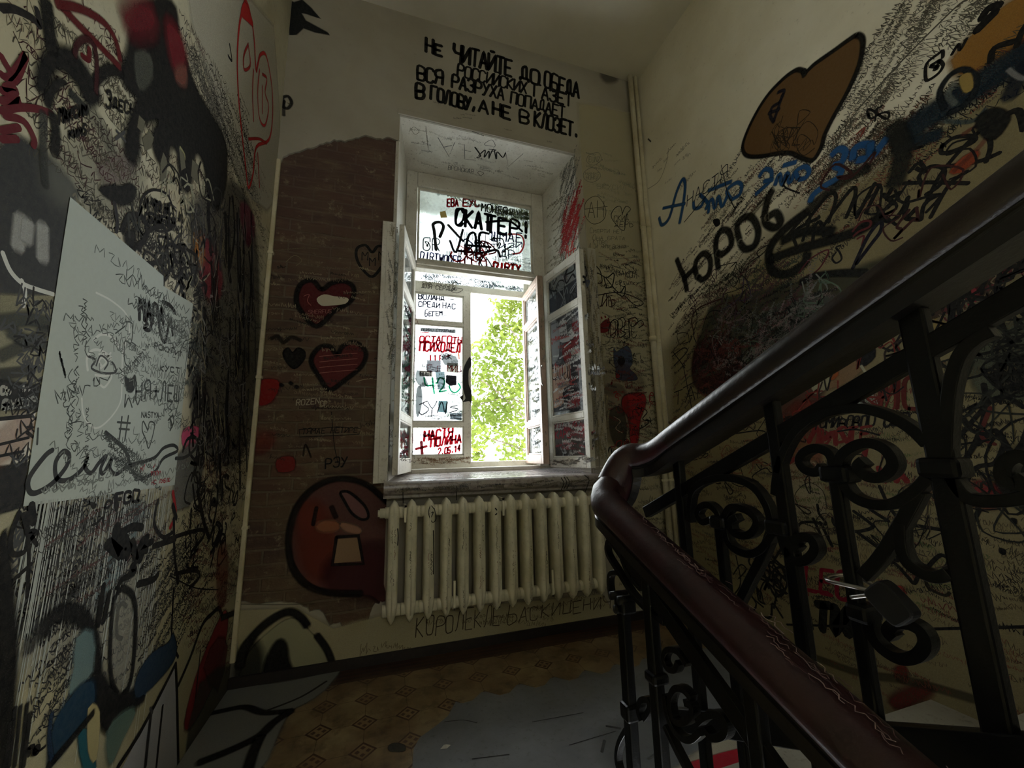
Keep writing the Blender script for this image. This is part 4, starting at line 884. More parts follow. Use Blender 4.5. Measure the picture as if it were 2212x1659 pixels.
def f(b, p):
    FILL(b, p, '1186,650 1250,600 1252,640 1190,675', (52, 56, 66), .8, 2, 8, .85); tangle(b, p, '1190,612 1250,590 1252,640 1190,660', 12, (50, 100), [BK, (30, 32, 40), (120, 126, 130)], (8, 18), 80)
paint(inr_p[2], 'tags', f, P_ir, 'black looping tag on the top painted pane')
def f(b, p):
    FILL(b, p, '1186,690 1252,664 1262,880 1190,892', (74, 76, 84), 0, 1, op=.8)
    FILL(b, p, '1208,698 1222,692 1226,720 1238,706 1240,730 1216,740 1206,730', (170, 172, 176), .9, 2, 4); FILL(b, p, '1186,700 1206,696 1208,770 1188,784', (140, 142, 146), .8, 2, 6, .9); FILL(b, p, '1236,700 1250,690 1250,740 1232,790 1216,770 1220,744 1240,730', (108, 26, 34), .9, 3, 5); FILL(b, p, '1234,762 1252,744 1256,772 1240,790', (160, 164, 160), .8, 2, 4)
    FILL(b, p, '1190,798 1210,790 1228,786 1236,800 1230,830 1216,842 1220,868 1192,880 1188,830', (168, 138, 122), .9, 3, 4)
    for s in ('1192,800 1200,796 1204,812 1196,820', '1206,794 1214,792 1216,812 1208,818', '1216,790 1224,790 1226,812 1220,818', '1226,786 1234,788 1234,812 1228,816'): S(b, p, s, 9, (40, 28, 30), 0, 4, True)
    FILL(b, p, '1232,780 1254,776 1258,880 1228,884 1216,850 1230,830', (34, 30, 38), .9, 2, 5)
    for y in (834, 842, 850): S(b, p, [(1226, y+2), (1240, y)], 6, (190, 190, 190))
    FILL(b, p, '1228,864 1250,856 1252,876 1230,882', (110, 26, 36), .9, 2, 3); S(b, p, '1216,862 1226,850 1240,856 1248,846', 8, (130, 136, 150)); S(b, p, '1198,870 1206,860 1212,876', 9, (200, 120, 90))
    FILL(b, p, '1250,790 1258,788 1264,890 1256,892', (150, 156, 160), .8, 1, 3)
    scrawl(b, p, '1190,700 1256,680 1262,884 1192,894', 130, (14, 34), [(200, 204, 206), (40, 40, 46), (150, 60, 60), (110, 112, 116)], (3, 6), seed=81); drips(b, p, 1190, 1250, 790, 22, .12, [(190, 190, 190), (120, 30, 36)], (3, 7), 82)
paint(inr_p[1], 'tags', f, P_ir, 'painted fist and smeared red and white patches')
def f(b, p):
    FILL(b, p, '1188,920 1266,908 1272,984 1192,988', (86, 80, 78), 0, 1, op=.8); T(b, p, 'НАСТЯ', (1196, 928), (1246, 922), 18, 11, (140, 26, 44), .4); T(b, p, 'КАРС', (1200, 948), (1234, 944), 16, 10, (140, 30, 50), .4); FILL(b, p, '1258,920 1268,918 1268,936 1258,938', (140, 28, 40), .9, 2, 3)
    tangle(b, p, '1192,950 1240,950 1240,985 1192,985', 10, (30, 60), [(50, 50, 54), (150, 156, 160), (150, 70, 80)], (6, 12), 83); scrawl(b, p, '1190,915 1268,910 1270,984 1192,986', 60, (14, 30), [(190, 190, 190), (60, 60, 60), (130, 50, 60)], (3, 5), seed=84)
paint(inr_p[0], 'tags', f, P_ir, 'red names over smears on the bottom painted pane')
P_irf = gp((1.288, 2.985), (1.362-1.288, 2.455-2.985), .021)
def f(b, p): scrawl(b, p, '1190,996 1278,990 1280,1004 1190,1006', 40, (10, 16), [GY, (120, 110, 96)], (1.5, 2.6), seed=85)
paint(inr, 'scribbles', f, P_irf, stuff=True)
P_il = gp((.07, 2.47), (.112, .53), .003)
def f(b, p): scrawl(b, p, '870,660 886,660 884,880 866,900', 70, (24, 50), [(150, 70, 90), (190, 195, 200), (60, 60, 66), (150, 40, 70), (90, 150, 130)], (5, 10), seed=86, ang=.2)
paint(inl_p[1], 'tags', f, P_il)
def f(b, p): T(b, p, 'МП', (866, 968), (880, 968), 24, 14, (190, 40, 60)); scrawl(b, p, '866,930 884,930 880,990 862,1000', 20, (24, 40), [(200, 60, 80), (150, 156, 160)], (6, 10), seed=87)
paint(inl_p[0], 'tags', f, P_il)
P_or = gp((1.205, 3.32), (1.172-1.205, 2.82-3.32), .003)
for i, q in enumerate(('1140,920 1162,915 1162,985 1142,985', '1138,700 1162,690 1162,900 1140,905', '1138,625 1160,610 1160,670 1138,680')):
    def f(b, p): scrawl(b, p, q, (20, 60, 12)[i], (20, 40), [(150, 160, 156), (120, 130, 126), (170, 170, 130)], (3, 6), seed=88+i)
    paint(outr_p[i], 'scribbles', f, P_or, stuff=True)

# ------------------------------------------------------------------ paint on the near (left) wall
PL = Pl((XL, 0, 0), (0, 1, 0), (0, 0, 1))
DR = (92, 24, 30)
def f(b, p):
    FILL(b, p, '0,1110 380,1060 520,1240 510,1480 383,1659 0,1659', (186, 180, 150), .8, 1, 20, .5)
    FILL(b, p, '410,0 470,0 590,60 600,420 540,420 480,280 440,120', (184, 180, 164), .8, 2, 40, .7)
    FILL(b, p, '0,330 60,315 118,360 165,420 150,432 128,620 110,690 0,700', (58, 60, 62), .85, 2, 20)
    FILL(b, p, '0,640 112,640 98,880 0,900', (150, 146, 120), .8, 1, 14, .8)
    for s in ('45,470 38,535', '92,488 92,560', '60,480 56,520'): S(b, p, s, 40, (176, 178, 176), .75)
    S(b, p, '5,545 22,585 48,612 80,625 116,636', 9, (210, 212, 208)); S(b, p, '46,605 54,630 50,662', 9, (210, 212, 208))
    FILL(b, p, '0,822 84,836 80,884 0,882', (32, 32, 32), .9, 1, 8); T(b, p, 'СЬ', (2, 852), (22, 850), 16, 5, (170, 170, 164)); T(b, p, 'И', (50, 846), (64, 845), 14, 5, (170, 170, 164)); T(b, p, 'ВЫБОР', (6, 884), (78, 874), 18, 6, (150, 152, 148))
    S(b, p, '0,696 60,690 112,700', 40, (70, 74, 70), .8); S(b, p, '20,716 66,740 98,742', 34, (70, 74, 70), .8); S(b, p, '0,770 60,740 100,715', 34, (70, 74, 70), .7); S(b, p, '0,810 70,800', 30, (60, 62, 60), .8)
    FILL(b, p, '0,1010 58,1000 50,1093 0,1108', (34, 34, 36), .9, 1, 10); FILL(b, p, '0,930 60,900 70,940 0,1000', (150, 90, 60), .4, 2, 20, .4)
    S(b, p, '0,905 70,898', 8, BK); S(b, p, '0,960 62,945', 6, BK); S(b, p, '0,985 50,975', 6, BK)
    FILL(b, p, '140,340 250,330 300,370 270,440 180,440 120,400', (138, 142, 134), .7, 3, 60, .4); FILL(b, p, '215,360 260,340 290,355 270,385 230,390', (140, 128, 124), .7, 3, 20, .6)
    FILL(b, p, '60,1130 210,1110 300,1120 330,1300 290,1500 220,1400 60,1420', (172, 174, 172), .6, 2, 60, .4); FILL(b, p, '210,1240 262,1110 300,1090 310,1110 250,1260 214,1320', (120, 140, 146), .6, 2, 20, .6)
paint(wall_left, 'colour_patches', f, PL)
def f(b, p):
    scrawl(b, p, '60,1110 330,1080 300,1500 40,1500', 90, (10, 20), [(80, 80, 78), (56, 56, 56), (100, 98, 90), (130, 124, 110)], (1.6, 3.2), seed=102, ang=.25); scrawl(b, p, '310,1240 400,1200 390,1400 290,1480', 60, (12, 26), [(64, 64, 60), BK], (2, 4), seed=103, ang=.6)
    scrawl(b, p, '40,1400 190,1380 150,1620 30,1620', 20, (14, 24), [(50, 50, 52), (40, 40, 40)], (2, 4), seed=104, ang=.35); scrawl(b, p, '0,0 420,0 480,420 0,330', 110, (16, 36), [(96, 92, 80), (70, 66, 56), (60, 30, 34)], (1.6, 3), seed=105, angj=.5)
    scrawl(b, p, '370,40 520,200 550,420 420,200', 150, (14, 36), [BK, (80, 78, 72), (110, 108, 100)], (2, 4), seed=106, ang=-.2); scrawl(b, p, '130,400 330,400 420,620 300,540', 70, (16, 40), [BK, (70, 68, 60), (120, 116, 100)], (2.4, 5), seed=107, angj=.5)
    scrawl(b, p, '360,420 560,400 560,1000 420,960', 300, (14, 34), [(120, 118, 112), (150, 148, 140), BK, (84, 80, 84)], (2, 4.4), seed=108, angj=.6); scrawl(b, p, '390,960 530,900 510,1480 390,1400', 260, (14, 34), [BK, (60, 56, 50), (90, 50, 46), (110, 104, 84)], (2, 5), seed=109, angj=.6)
    scrawl(b, p, '0,640 100,640 60,1000 0,1010', 40, (18, 36), [BK, GY], (3, 5), seed=110); scrawl(b, p, '0,1110 60,1105 60,1400 20,1400', 50, (18, 40), [BK, GY], (3, 6), seed=111)
    scrawl(b, p, '540,420 598,400 560,1000 545,1000', 60, (12, 26), [(110, 104, 88)], (1.5, 3), seed=112)
paint(wall_left, 'scribbles', f, PL, stuff=True)
def f(b, p):
    FILL(b, p, '415,470 450,430 500,400 545,470 558,640 556,800 540,930 500,1000 440,960 415,820 430,650', (40, 38, 42), .9, 3, 50, .62)
    FILL(b, p, '430,515 462,540 478,610 460,650 436,600', (140, 44, 62), .7, 3, 30, .6); FILL(b, p, '420,500 436,520 440,560 424,570', (190, 130, 60), .6, 3, 20, .5); FILL(b, p, '520,440 548,470 545,520 530,520', (110, 36, 60), .6, 3, 20, .6)
    FILL(b, p, '396,930 428,925 424,962 398,966', (196, 78, 116), .9, 3, 10); FILL(b, p, '384,985 435,960 430,1060 382,1100', (110, 112, 112), .8, 2, 20, .7)
    for i in range(46):
        x = R.uniform(440, 552); y = R.uniform(420, 900); S(b, p, [(x, y), (x+R.uniform(-5, 5), y+R.uniform(40, 100)), (x+R.uniform(-6, 6), y+R.uniform(110, 190))], R.uniform(14, 34), R.choice([(18, 18, 20), (26, 24, 30), (20, 20, 22), (60, 60, 64)]), .9)
    tangle(b, p, '370,480 450,480 430,930 425,900', 40, (40, 100), [BK, BK, (60, 60, 60), (150, 148, 130)], (6, 14), 90); tangle(b, p, '420,900 520,900 500,1230 390,1200', 34, (40, 100), [BK, BK, (30, 28, 34)], (7, 16), 91)
    tangle(b, p, '430,640 550,640 540,980 430,980', 30, (30, 70), [(96, 96, 100), (120, 120, 120), BK], (3, 8), 92)
    rr = random.Random(170)
    for i in range(150):
        x = rr.uniform(425, 556); y = rr.uniform(430, 1080); S(b, p, [(x, y), (x+rr.uniform(-4, 4), y+rr.uniform(12, 40)), (x+rr.uniform(-8, 8), y+rr.uniform(30, 80))], rr.uniform(2, 5), rr.choice([(150, 148, 140), (120, 118, 116), (100, 96, 100), (160, 150, 120)]), 0, 3)
paint(wall_left, 'dark_column', f, PL, 'column of dense black brush strokes beside the window corner')
def f(b, p):
    FILL(b, p, '275,130 290,60 315,20 350,0 378,20 384,80 400,130 420,190 455,250 485,310 488,380 472,440 452,425 440,350 420,330 408,405 392,395 384,330 366,312 358,348 342,345 330,300 345,262 322,255 300,275 296,330 284,345 272,320 280,270 298,215 270,180 262,150', (20, 20, 22), .95, 3, 24)
    FILL(b, p, '292,120 322,120 326,165 300,190', (88, 90, 82), .7, 3, 12, .7)
    FILL(b, p, '272,34 300,14 328,30 326,54 296,62 276,52', (104, 28, 38), .5, 3, 50, .85); FILL(b, p, '362,60 380,70 396,110 390,150 374,135', (108, 28, 38), .6, 3, 40, .9)
    FILL(b, p, '384,150 400,150 398,180 380,170', (130, 80, 70), .6, 3, 20, .7); S(b, p, '322,285 328,300 318,315 312,310', 12, (150, 148, 120)); S(b, p, '388,318 398,335 396,350', 14, (150, 148, 110), .8)
    for q in ('322,285 331,296 324,318 312,325 307,300', '346,352 352,330 360,345 356,400 346,392', '386,318 396,335 400,362 391,368', '300,250 312,262 306,285 296,275', '415,345 430,360 425,395 412,380'): FILL(b, p, q, (104, 102, 88), .7, 1, 5)
    FILL(b, p, '102,118 130,108 160,120 190,160 212,205 192,222 168,180 135,145 112,150 92,190 82,190 86,150', (20, 20, 22), .95, 3, 18)
    FILL(b, p, '98,205 112,182 128,172 142,178 128,186 114,206 108,228 98,226', BK, .9, 3, 8); S(b, p, '150,200 175,225 188,240', 26, (50, 52, 50), .9); S(b, p, '190,240 215,270 240,320', 60, (86, 88, 82), .35)
    S(b, p, '98,0 103,50 110,105', 46, (22, 22, 22), .95); S(b, p, '205,175 232,152 262,156', 34, (20, 20, 22), .95); S(b, p, '0,18 30,20 70,40 84,55 78,20', 14, (34, 32, 34))
    S(b, p, '130,12 170,55 215,100 258,145', 24, DR, .95); S(b, p, '120,8 175,20 225,50 250,90 258,130', 24, DR, .95); S(b, p, '160,120 166,96 184,84 202,100 208,140 206,200', 20, (60, 22, 28), .95); S(b, p, '176,120 190,128 192,105', 14, DR)
    for s in ('0,120 18,150 30,165', '0,160 20,165 54,118 40,160 22,180', '0,195 32,200 24,185 8,190', '0,240 40,232 84,236 112,246', '0,218 40,215 20,235', '0,300 36,300', '8,250 50,262 72,300 70,315', '0,282 40,275'): S(b, p, s, 14, (96, 30, 40))
    S(b, p, '112,246 120,290 115,330', 34, BK, .9); S(b, p, '92,245 92,330 96,400', 26, (60, 62, 60), .8)
    T(b, p, 'Максим', (126, 268), (186, 246), 36, 7, BK, .5); T(b, p, 'кимs', (148, 298), (186, 290), 22, 6, BK, .6); T(b, p, 'Здесь', (228, 230), (290, 248), 34, 7, BK, .4); S(b, p, '248,300 268,285', 8, GY); S(b, p, '250,282 270,305', 8, GY)
    FILL(b, p, '214,410 240,402 262,404 280,398 292,410 285,432 268,440 248,436', (24, 24, 26), .9, 3, 8); S(b, p, '246,438 252,480 250,500', 14, (40, 40, 44))
    S(b, p, '372,450 360,420 330,410 308,425 302,450 312,480 345,500 372,490', 8, BK, 0, 5, True); T(b, p, 'И ЧТО НЕ', (312, 448), (366, 462), 22, 10, BK, .3); T(b, p, 'СБУДЕТСЯ', (312, 478), (376, 490), 18, 10, BK, .3)
    S(b, p, '262,500 275,470 300,465 316,490 310,520 280,540', 24, (24, 24, 26), .95); S(b, p, '300,540 320,500 350,490 362,520 350,560 320,570', 14, BK); FILL(b, p, '272,505 288,502 286,530 274,525', (20, 20, 20), .9)
    tangle(b, p, '290,470 380,480 390,600 330,580', 12, (40, 80), [BK, (50, 52, 50)], (6, 10), 93); tangle(b, p, '330,360 480,380 440,560 380,500', 16, (30, 70), [BK, (150, 150, 130), (50, 50, 50)], (5, 9), 94)
paint(wall_left, 'black_mural', f, PL, 'large black sprayed shapes with red haze high on the near wall')
def f(b, p):
    S(b, p, '529,0 517,50 512,120 514,200 522,290 530,360 536,405 546,375 553,318 580,302 588,255 587,190 575,122 562,118 556,140 552,150 548,80 538,20 529,0', 22, (168, 30, 32), .95); FILL(b, p, '520,30 528,5 540,30 546,55 534,45', (168, 30, 32), .95, 3, 8)
    for s in ('536,95 526,120 527,150 540,140 536,100', '547,150 545,200 547,262', '560,150 556,200 560,255 572,270 580,230 572,200 576,170 566,160', '566,185 566,245', '556,330 560,405', '536,300 560,300 575,310'): S(b, p, s, 18, (160, 30, 32), .9)
    S(b, p, '495,95 500,130 492,120', 12, BK)
paint(wall_left, 'red_tag', f, PL, 'tall red sprayed tag near the window corner')
def f(b, p):
    FILL(b, p, '150,425 352,596 352,618 416,656 376,1048 48,1094', (184, 193, 188), 0, 1)
    T(b, p, 'MАРА', (300, 690), (352, 700), 44, 15, BK, .6); S(b, p, '318,700 310,708 322,712 328,690', 14, BK); S(b, p, '338,665 345,720 356,738 366,690 372,724', 13, BK); S(b, p, '350,652 366,660 378,676', 15, BK)
    WT = (216, 220, 216)
    S(b, p, '200,735 218,722 240,728 256,750', 7, WT); S(b, p, '188,800 186,775 196,758 212,756 230,765', 7, WT); S(b, p, '206,632 240,650 272,680 278,720 264,760 262,830 258,870 235,905 205,925 180,900 175,860', 5, WT); S(b, p, '204,810 220,812 240,812 225,836 214,830', 6, WT); S(b, p, '218,790 212,780 220,772 228,782 220,792 214,796', 6, WT); S(b, p, '212,765 240,772 226,778 238,762', 6, WT)
    S(b, p, '190,770 205,778 196,795 222,806 248,804 246,790 240,782', 6, GY); S(b, p, '206,790 216,768 232,782 224,798', 5, GY)
    DGY = (66, 72, 70)
    T(b, p, 'НЯ+ЛЕШ', (292, 862), (386, 868), 40, 7, DGY, .5); T(b, p, 'рокупит', (332, 752), (392, 770), 16, 5, DGY, .6); T(b, p, 'куст', (344, 800), (386, 806), 16, 5, DGY, .6); T(b, p, 'ALEXEY', (126, 765), (140, 820), 10, 4, DGY)
    S(b, p, '318,930 308,910 306,930 314,950 320,968 330,935 332,915 322,912 318,930', 5, DGY); T(b, p, 'NASTYA', (304, 902), (342, 902), 12, 4, DGY); FILL(b, p, '268,812 274,818 284,818 290,810 292,828 284,846 272,842', (40, 44, 44), .9, 3, 4)
    S(b, p, '270,852 268,880 M'.replace(' M', '')+' 276,860 284,880', 5, DGY); S(b, p, '286,870 290,856 296,874 302,856', 5, DGY); S(b, p, '262,900 256,950', 6, DGY); S(b, p, '276,898 268,952', 6, DGY); S(b, p, '252,912 280,914', 6, DGY); S(b, p, '256,926 278,928', 6, DGY)
    S(b, p, '270,695 284,700 282,740 268,738 268,780 276,792', 4, DGY); S(b, p, '248,720 268,705', 4, DGY); S(b, p, '284,740 292,746 288,750', 4, DGY); S(b, p, '362,908 372,898 374,912 366,930', 7, DGY); S(b, p, '366,904 370,918', 10, DGY)
    S(b, p, '382,780 396,740 404,745 394,830 376,900', 4, DGY)
    S(b, p, '112,972 95,985 62,1030 60,1058 75,1065 110,1045 140,1010 148,985 135,975 118,1000 122,1035 150,1035 178,1010 188,985 182,1008 195,1022 212,1000 228,985 216,1012 222,1022 240,990 236,1012 250,1024 278,1006 330,990 352,968 374,962 382,974 352,990 334,1018 304,1034 284,1016 268,972 226,934', 12, (46, 48, 50), 0, 6); S(b, p, '378,990 398,988 420,970 430,940', 13, (46, 48, 50))
    S(b, p, '330,1010 334,1003', 6, (160, 60, 66)); T(b, p, 'my', (302, 1020), (312, 1012), 10, 4, (160, 60, 66)); T(b, p, 'твоя', (324, 1028), (346, 1026), 12, 4, (160, 60, 66)); T(b, p, 'нс лублю', (326, 1046), (366, 1040), 11, 4, (160, 60, 66))
    scrawl(b, p, '140,620 400,660 376,960 100,980', 46, (14, 30), [DGY, (90, 96, 94), (110, 116, 112)], (1.8, 3), seed=95, angj=.9); scrawl(b, p, '200,540 400,680 400,780 300,700', 24, (18, 36), [(100, 106, 104), DGY], (2, 4), seed=96)
    scrawl(b, p, '140,640 200,640 190,900 110,900', 7, (14, 24), [DGY], (2, 3), seed=97, ang=-1.2); scrawl(b, p, '60,1060 370,1030 370,1042 60,1080', 8, (14, 30), [(120, 126, 122)], (2, 4), seed=98); scrawl(b, p, '210,930 260,960 270,1020 230,990', 16, (14, 22), [DGY], (2, 3.5), seed=99, ang=-.5); S(b, p, '80,925 78,960', 5, DGY)
    drips(b, p, 60, 380, 1086, 70, .42, [(178, 184, 180), (160, 166, 162), (190, 194, 190)], (1, 2.6), 100, 1046); drips(b, p, 60, 380, 1086, 40, .95, [(178, 184, 180), (170, 176, 172)], (1.5, 3), 101, 1046)
paint(wall_left, 'whitewashed_rectangle', f, PL, 'pale grey painted rectangle covered in drawings, dripping below')
def f(b, p):
    FILL(b, p, '0,1172 12,1190 20,1250 26,1330 30,1420 24,1520 10,1659 0,1659', (14, 14, 15), .95, 2, 14)
    S(b, p, '40,1107 22,1155 24,1195 50,1192 58,1159 48,1111', 11, BK); S(b, p, '56,1108 60,1200 56,1290', 10, BK); S(b, p, '30,1250 66,1218', 9, BK); S(b, p, '10,1200 22,1180', 9, BK); S(b, p, '60,1170 76,1150 62,1150 78,1178', 10, BK)
    S(b, p, '66,1090 70,1130', 18, BK); FILL(b, p, '192,1084 206,1088 204,1098 196,1098', (20, 20, 20), 0, 3); S(b, p, '224,1096 232,1082 240,1086 232,1096 224,1098', 8, BK); T(b, p, 'FGD', (246, 1092), (300, 1080), 24, 10, BK, .5); S(b, p, '248,1070 250,1100', 18, BK); S(b, p, '198,1134 208,1130 220,1118 222,1132', 7, BK)
    for s, w in (('252,1138 248,1160 262,1198 244,1184 232,1174', 34), ('262,1198 274,1190 272,1170 258,1150', 30), ('262,1150 285,1138 306,1140', 24), ('272,1205 284,1170 294,1212 300,1180', 26), ('300,1212 308,1190 304,1172 318,1160', 24), ('316,1190 306,1180 328,1170', 22), ('284,1222 290,1234 278,1240', 22), ('252,1270 262,1252 280,1244', 18)): S(b, p, s, w, (14, 14, 15))
    S(b, p, '296,1262 330,1252 340,1240', 22, BK); S(b, p, '222,1264 210,1350', 20, BK); S(b, p, '236,1278 222,1344', 16, BK); S(b, p, '340,1080 332,1130 350,1160 372,1150', 14, BK); S(b, p, '372,1062 378,1110 366,1140', 16, (150, 30, 34)); S(b, p, '372,1090 380,1120', 18, BK)
    S(b, p, '350,1170 400,1152 436,1145 438,1160 414,1190 412,1205', 16, BK); S(b, p, '374,1120 376,1200 384,1260', 16, BK); S(b, p, '330,1180 378,1165', 20, BK); S(b, p, '376,1240 420,1232 430,1246 408,1270', 16, BK); S(b, p, '374,1270 370,1380 384,1420', 12, BK); S(b, p, '366,1244 420,1270 470,1274', 5, BK); S(b, p, '412,1100 410,1140', 14, BK); S(b, p, '426,1060 440,1130 450,1160', 24, BK); S(b, p, '470,1040 466,1100 454,1160', 16, BK); S(b, p, '494,1030 486,1026 486,1050 497,1060 492,1085', 12, BK)
    S(b, p, '90,1370 110,1335 150,1322 180,1340 200,1380 206,1420 208,1460', 52, (22, 22, 24), .9); S(b, p, '56,1400 92,1350', 50, (60, 60, 60), .6)
    S(b, p, '262,1270 248,1290 240,1340 236,1420 240,1470 252,1500', 20, (24, 24, 26), .9); S(b, p, '262,1270 284,1285 292,1330 288,1420 278,1480 262,1502', 26, (24, 24, 26), .9); S(b, p, '262,1380 250,1370 254,1320 262,1304 272,1310', 12, BK); FILL(b, p, '248,1300 276,1300 280,1400 262,1480 246,1440', (166, 166, 158), .6, 3, 8, .35)
    FILL(b, p, '165,1380 195,1370 196,1450 150,1500 160,1440', (120, 146, 150), .6, 2, 14, .7)
    FILL(b, p, '196,1470 216,1460 232,1484 260,1505 300,1490 310,1510 270,1540 240,1580 216,1560 200,1520', (20, 20, 24), .95, 3, 16); FILL(b, p, '300,1450 330,1410 362,1390 372,1370 380,1400 372,1430 340,1470 300,1505 290,1490', (36, 56, 78), .95, 3, 10)
    FILL(b, p, '150,1510 178,1480 200,1480 196,1540 160,1590 120,1640 105,1640 118,1560', (30, 58, 80), .85, 3, 14); FILL(b, p, '168,1590 190,1580 205,1659 180,1659', (34, 90, 104), .9, 2, 8); FILL(b, p, '190,1530 212,1540 206,1640 190,1620', (172, 162, 120), .8, 3, 6); FILL(b, p, '232,1580 268,1540 290,1540 262,1600 236,1650', (96, 120, 112), .7, 3, 14, .8)
    S(b, p, '200,1540 150,1600 100,1659', 26, BK, .9); S(b, p, '110,1540 104,1590 110,1640', 18, (30, 50, 74), .9)
    FILL(b, p, '262,1659 330,1530 378,1440 384,1659', (158, 160, 168), .95, 1, 6); S(b, p, '252,1659 300,1585 345,1500 378,1434', 18, BK, 0, 2); S(b, p, '378,1434 381,1500 384,1659', 18, BK, 0, 2); S(b, p, '350,1525 342,1600 336,1659', 14, BK); S(b, p, '326,1530 318,1600 312,1659', 24, (40, 40, 44), .9); S(b, p, '328,1540 322,1530', 10, GY)
    for x, y0 in ((30, 1530), (42, 1525), (56, 1520), (20, 1560), (62, 1540)): S(b, p, [(x, y0), (x-6, y0+60), (x-14, 1659)], 14, (26, 26, 28), .95)
    T(b, p, 'По', (60, 1632), (82, 1624), 18, 10, BK); S(b, p, '86,1620 96,1612', 6, BK)
    FILL(b, p, '398,1560 420,1470 446,1400 470,1345 486,1320 490,1360 470,1450 440,1520 410,1570', (128, 36, 42), .8, 3, 16, .9); FILL(b, p, '440,1440 470,1380 490,1400 470,1490', (96, 40, 44), .7, 2, 16, .8); S(b, p, '384,1480 410,1420 436,1350 458,1325 472,1315 480,1335', 26, BK, .9); S(b, p, '478,1335 510,1322', 34, (24, 24, 24), .9)
    FILL(b, p, '430,1480 500,1440 506,1480 470,1560 420,1600 400,1640', (66, 64, 62), .7, 2, 20, .7); S(b, p, '432,1405 420,1520', 10, BK); S(b, p, '516,1310 512,1400 508,1490', 12, BK)
    FILL(b, p, '470,1190 490,1180 486,1300 470,1300', (120, 50, 46), .5, 2, 20, .5)
def g(b, p): scrawl(b, p, '70,1110 330,1090 300,1300 60,1330', 60, (10, 18), [(56, 56, 56), (80, 80, 78), (90, 60, 60)], (1.6, 3), seed=160, ang=.3); scrawl(b, p, '60,1370 190,1360 150,1600 50,1620', 26, (12, 20), [(44, 44, 46)], (2, 3.4), seed=161, ang=.4); scrawl(b, p, '300,1200 400,1180 390,1400 290,1460', 44, (12, 22), [(50, 50, 50), BK], (1.8, 3.4), seed=162, ang=.6)
paint(wall_left, 'handwriting', g, PL, stuff=True)
paint(wall_left, 'bubble_letters', f, PL, 'black and blue bubble outlines over handwriting low on the near wall')

# ------------------------------------------------------------------ paint on the far (right) wall
PR = Pl((XR, 0, 0), (0, -1, 0), (0, 0, 1))
def f(b, p):
    FILL(b, p, '1462,760 1580,640 1720,520 1830,430 1990,330 2212,180 2300,120 2300,1500 2300,1720 1466,1300', (138, 126, 90), .8, 1, 240, .78)  # yellowish lower zone, its colour darkened further to carry the light falloff
    FILL(b, p, '2060,130 2120,60 2180,10 2212,0 2260,0 2212,80 2140,130 2090,160', (158, 112, 50), .6, 2, 30, .9)
    FILL(b, p, '1535,668 1610,640 1700,616 1830,590 1920,560 1960,580 1800,690 1660,790 1560,820 1500,800', (44, 50, 46), .85, 2, 30, .62); FILL(b, p, '1640,690 1720,650 1800,640 1780,700 1680,770 1620,780', (92, 92, 90), .6, 2, 20, .6)
    FILL(b, p, '1500,760 1540,730 1590,740 1600,820 1540,850 1500,830', (66, 32, 32), .8, 3, 24, .85); FILL(b, p, '1660,890 1720,840 1790,800 1770,860 1700,940 1670,960', (96, 56, 52), .7, 2, 20, .7)
    FILL(b, p, '1760,760 1830,700 1880,720 1860,800 1790,840 1750,820', (140, 112, 84), .7, 3, 16, .8); FILL(b, p, '1770,770 1800,760 1810,810 1780,820', (150, 80, 40), .8, 3, 8, .9); FILL(b, p, '1840,720 1870,690 1890,720 1870,740', (150, 30, 44), .8, 3, 8); FILL(b, p, '1845,750 1880,735 1890,770 1860,790', (24, 24, 26), .9, 3, 6); S(b, p, '1860,790 1886,830 1890,850', 16, (180, 176, 150), .8); FILL(b, p, '1750,800 1780,790 1790,830 1760,850', (160, 156, 130), .8, 3, 6)
    FILL(b, p, '1980,600 2080,540 2150,560 2130,640 2000,700 1985,680', (70, 48, 50), .8, 2, 30, .7); FILL(b, p, '2084,560 2100,552 2102,580 2090,590', (150, 50, 64), .9, 3, 6); FILL(b, p, '2060,640 2100,620 2110,650 2070,665', (140, 50, 60), .8, 3, 10); FILL(b, p, '2000,700 2060,680 2050,700 2010,720', (150, 130, 80), .7, 3, 10)
    FILL(b, p, '2100,780 2150,720 2212,690 2260,680 2260,850 2180,860 2120,850', (88, 92, 78), .7, 3, 20, .8); FILL(b, p, '2140,800 2212,770 2260,770 2260,840 2170,840', (24, 24, 24), .9, 3, 14); FILL(b, p, '2150,1030 2212,960 2260,950 2260,1090 2190,1090', (22, 22, 22), .9, 3, 16); FILL(b, p, '2080,1060 2130,1040 2160,1090 2100,1090', (130, 44, 50), .7, 3, 16, .8)
    FILL(b, p, '1690,900 1760,870 1770,1000 1690,1010', (150, 60, 50), .5, 2, 20, .45); FILL(b, p, '1845,870 1890,845 1900,880 1850,890', (150, 156, 152), .8, 1, 5)
    FILL(b, p, '1925,1510 1990,1480 2010,1495 1945,1530', (104, 40, 38), .7, 3, 20, .8); FILL(b, p, '1934,1445 1955,1440 1958,1470 1940,1470', (110, 30, 30), .7, 3, 10, .8); FILL(b, p, '1930,1270 1950,1268 1955,1290 1935,1285', (170, 40, 40), .8, 3, 8, .8); FILL(b, p, '1860,1520 1890,1500 1900,1540 1870,1550', (130, 50, 46), .6, 3, 10, .6)
    S(b, p, '1760,1420 1860,1455 1960,1470 2110,1512', 40, (70, 64, 48), .6); FILL(b, p, '1680,1020 1760,1000 1780,1180 1690,1180', (190, 178, 150), .6, 2, 20, .5)
paint(wall_right, 'colour_patches', f, PR)
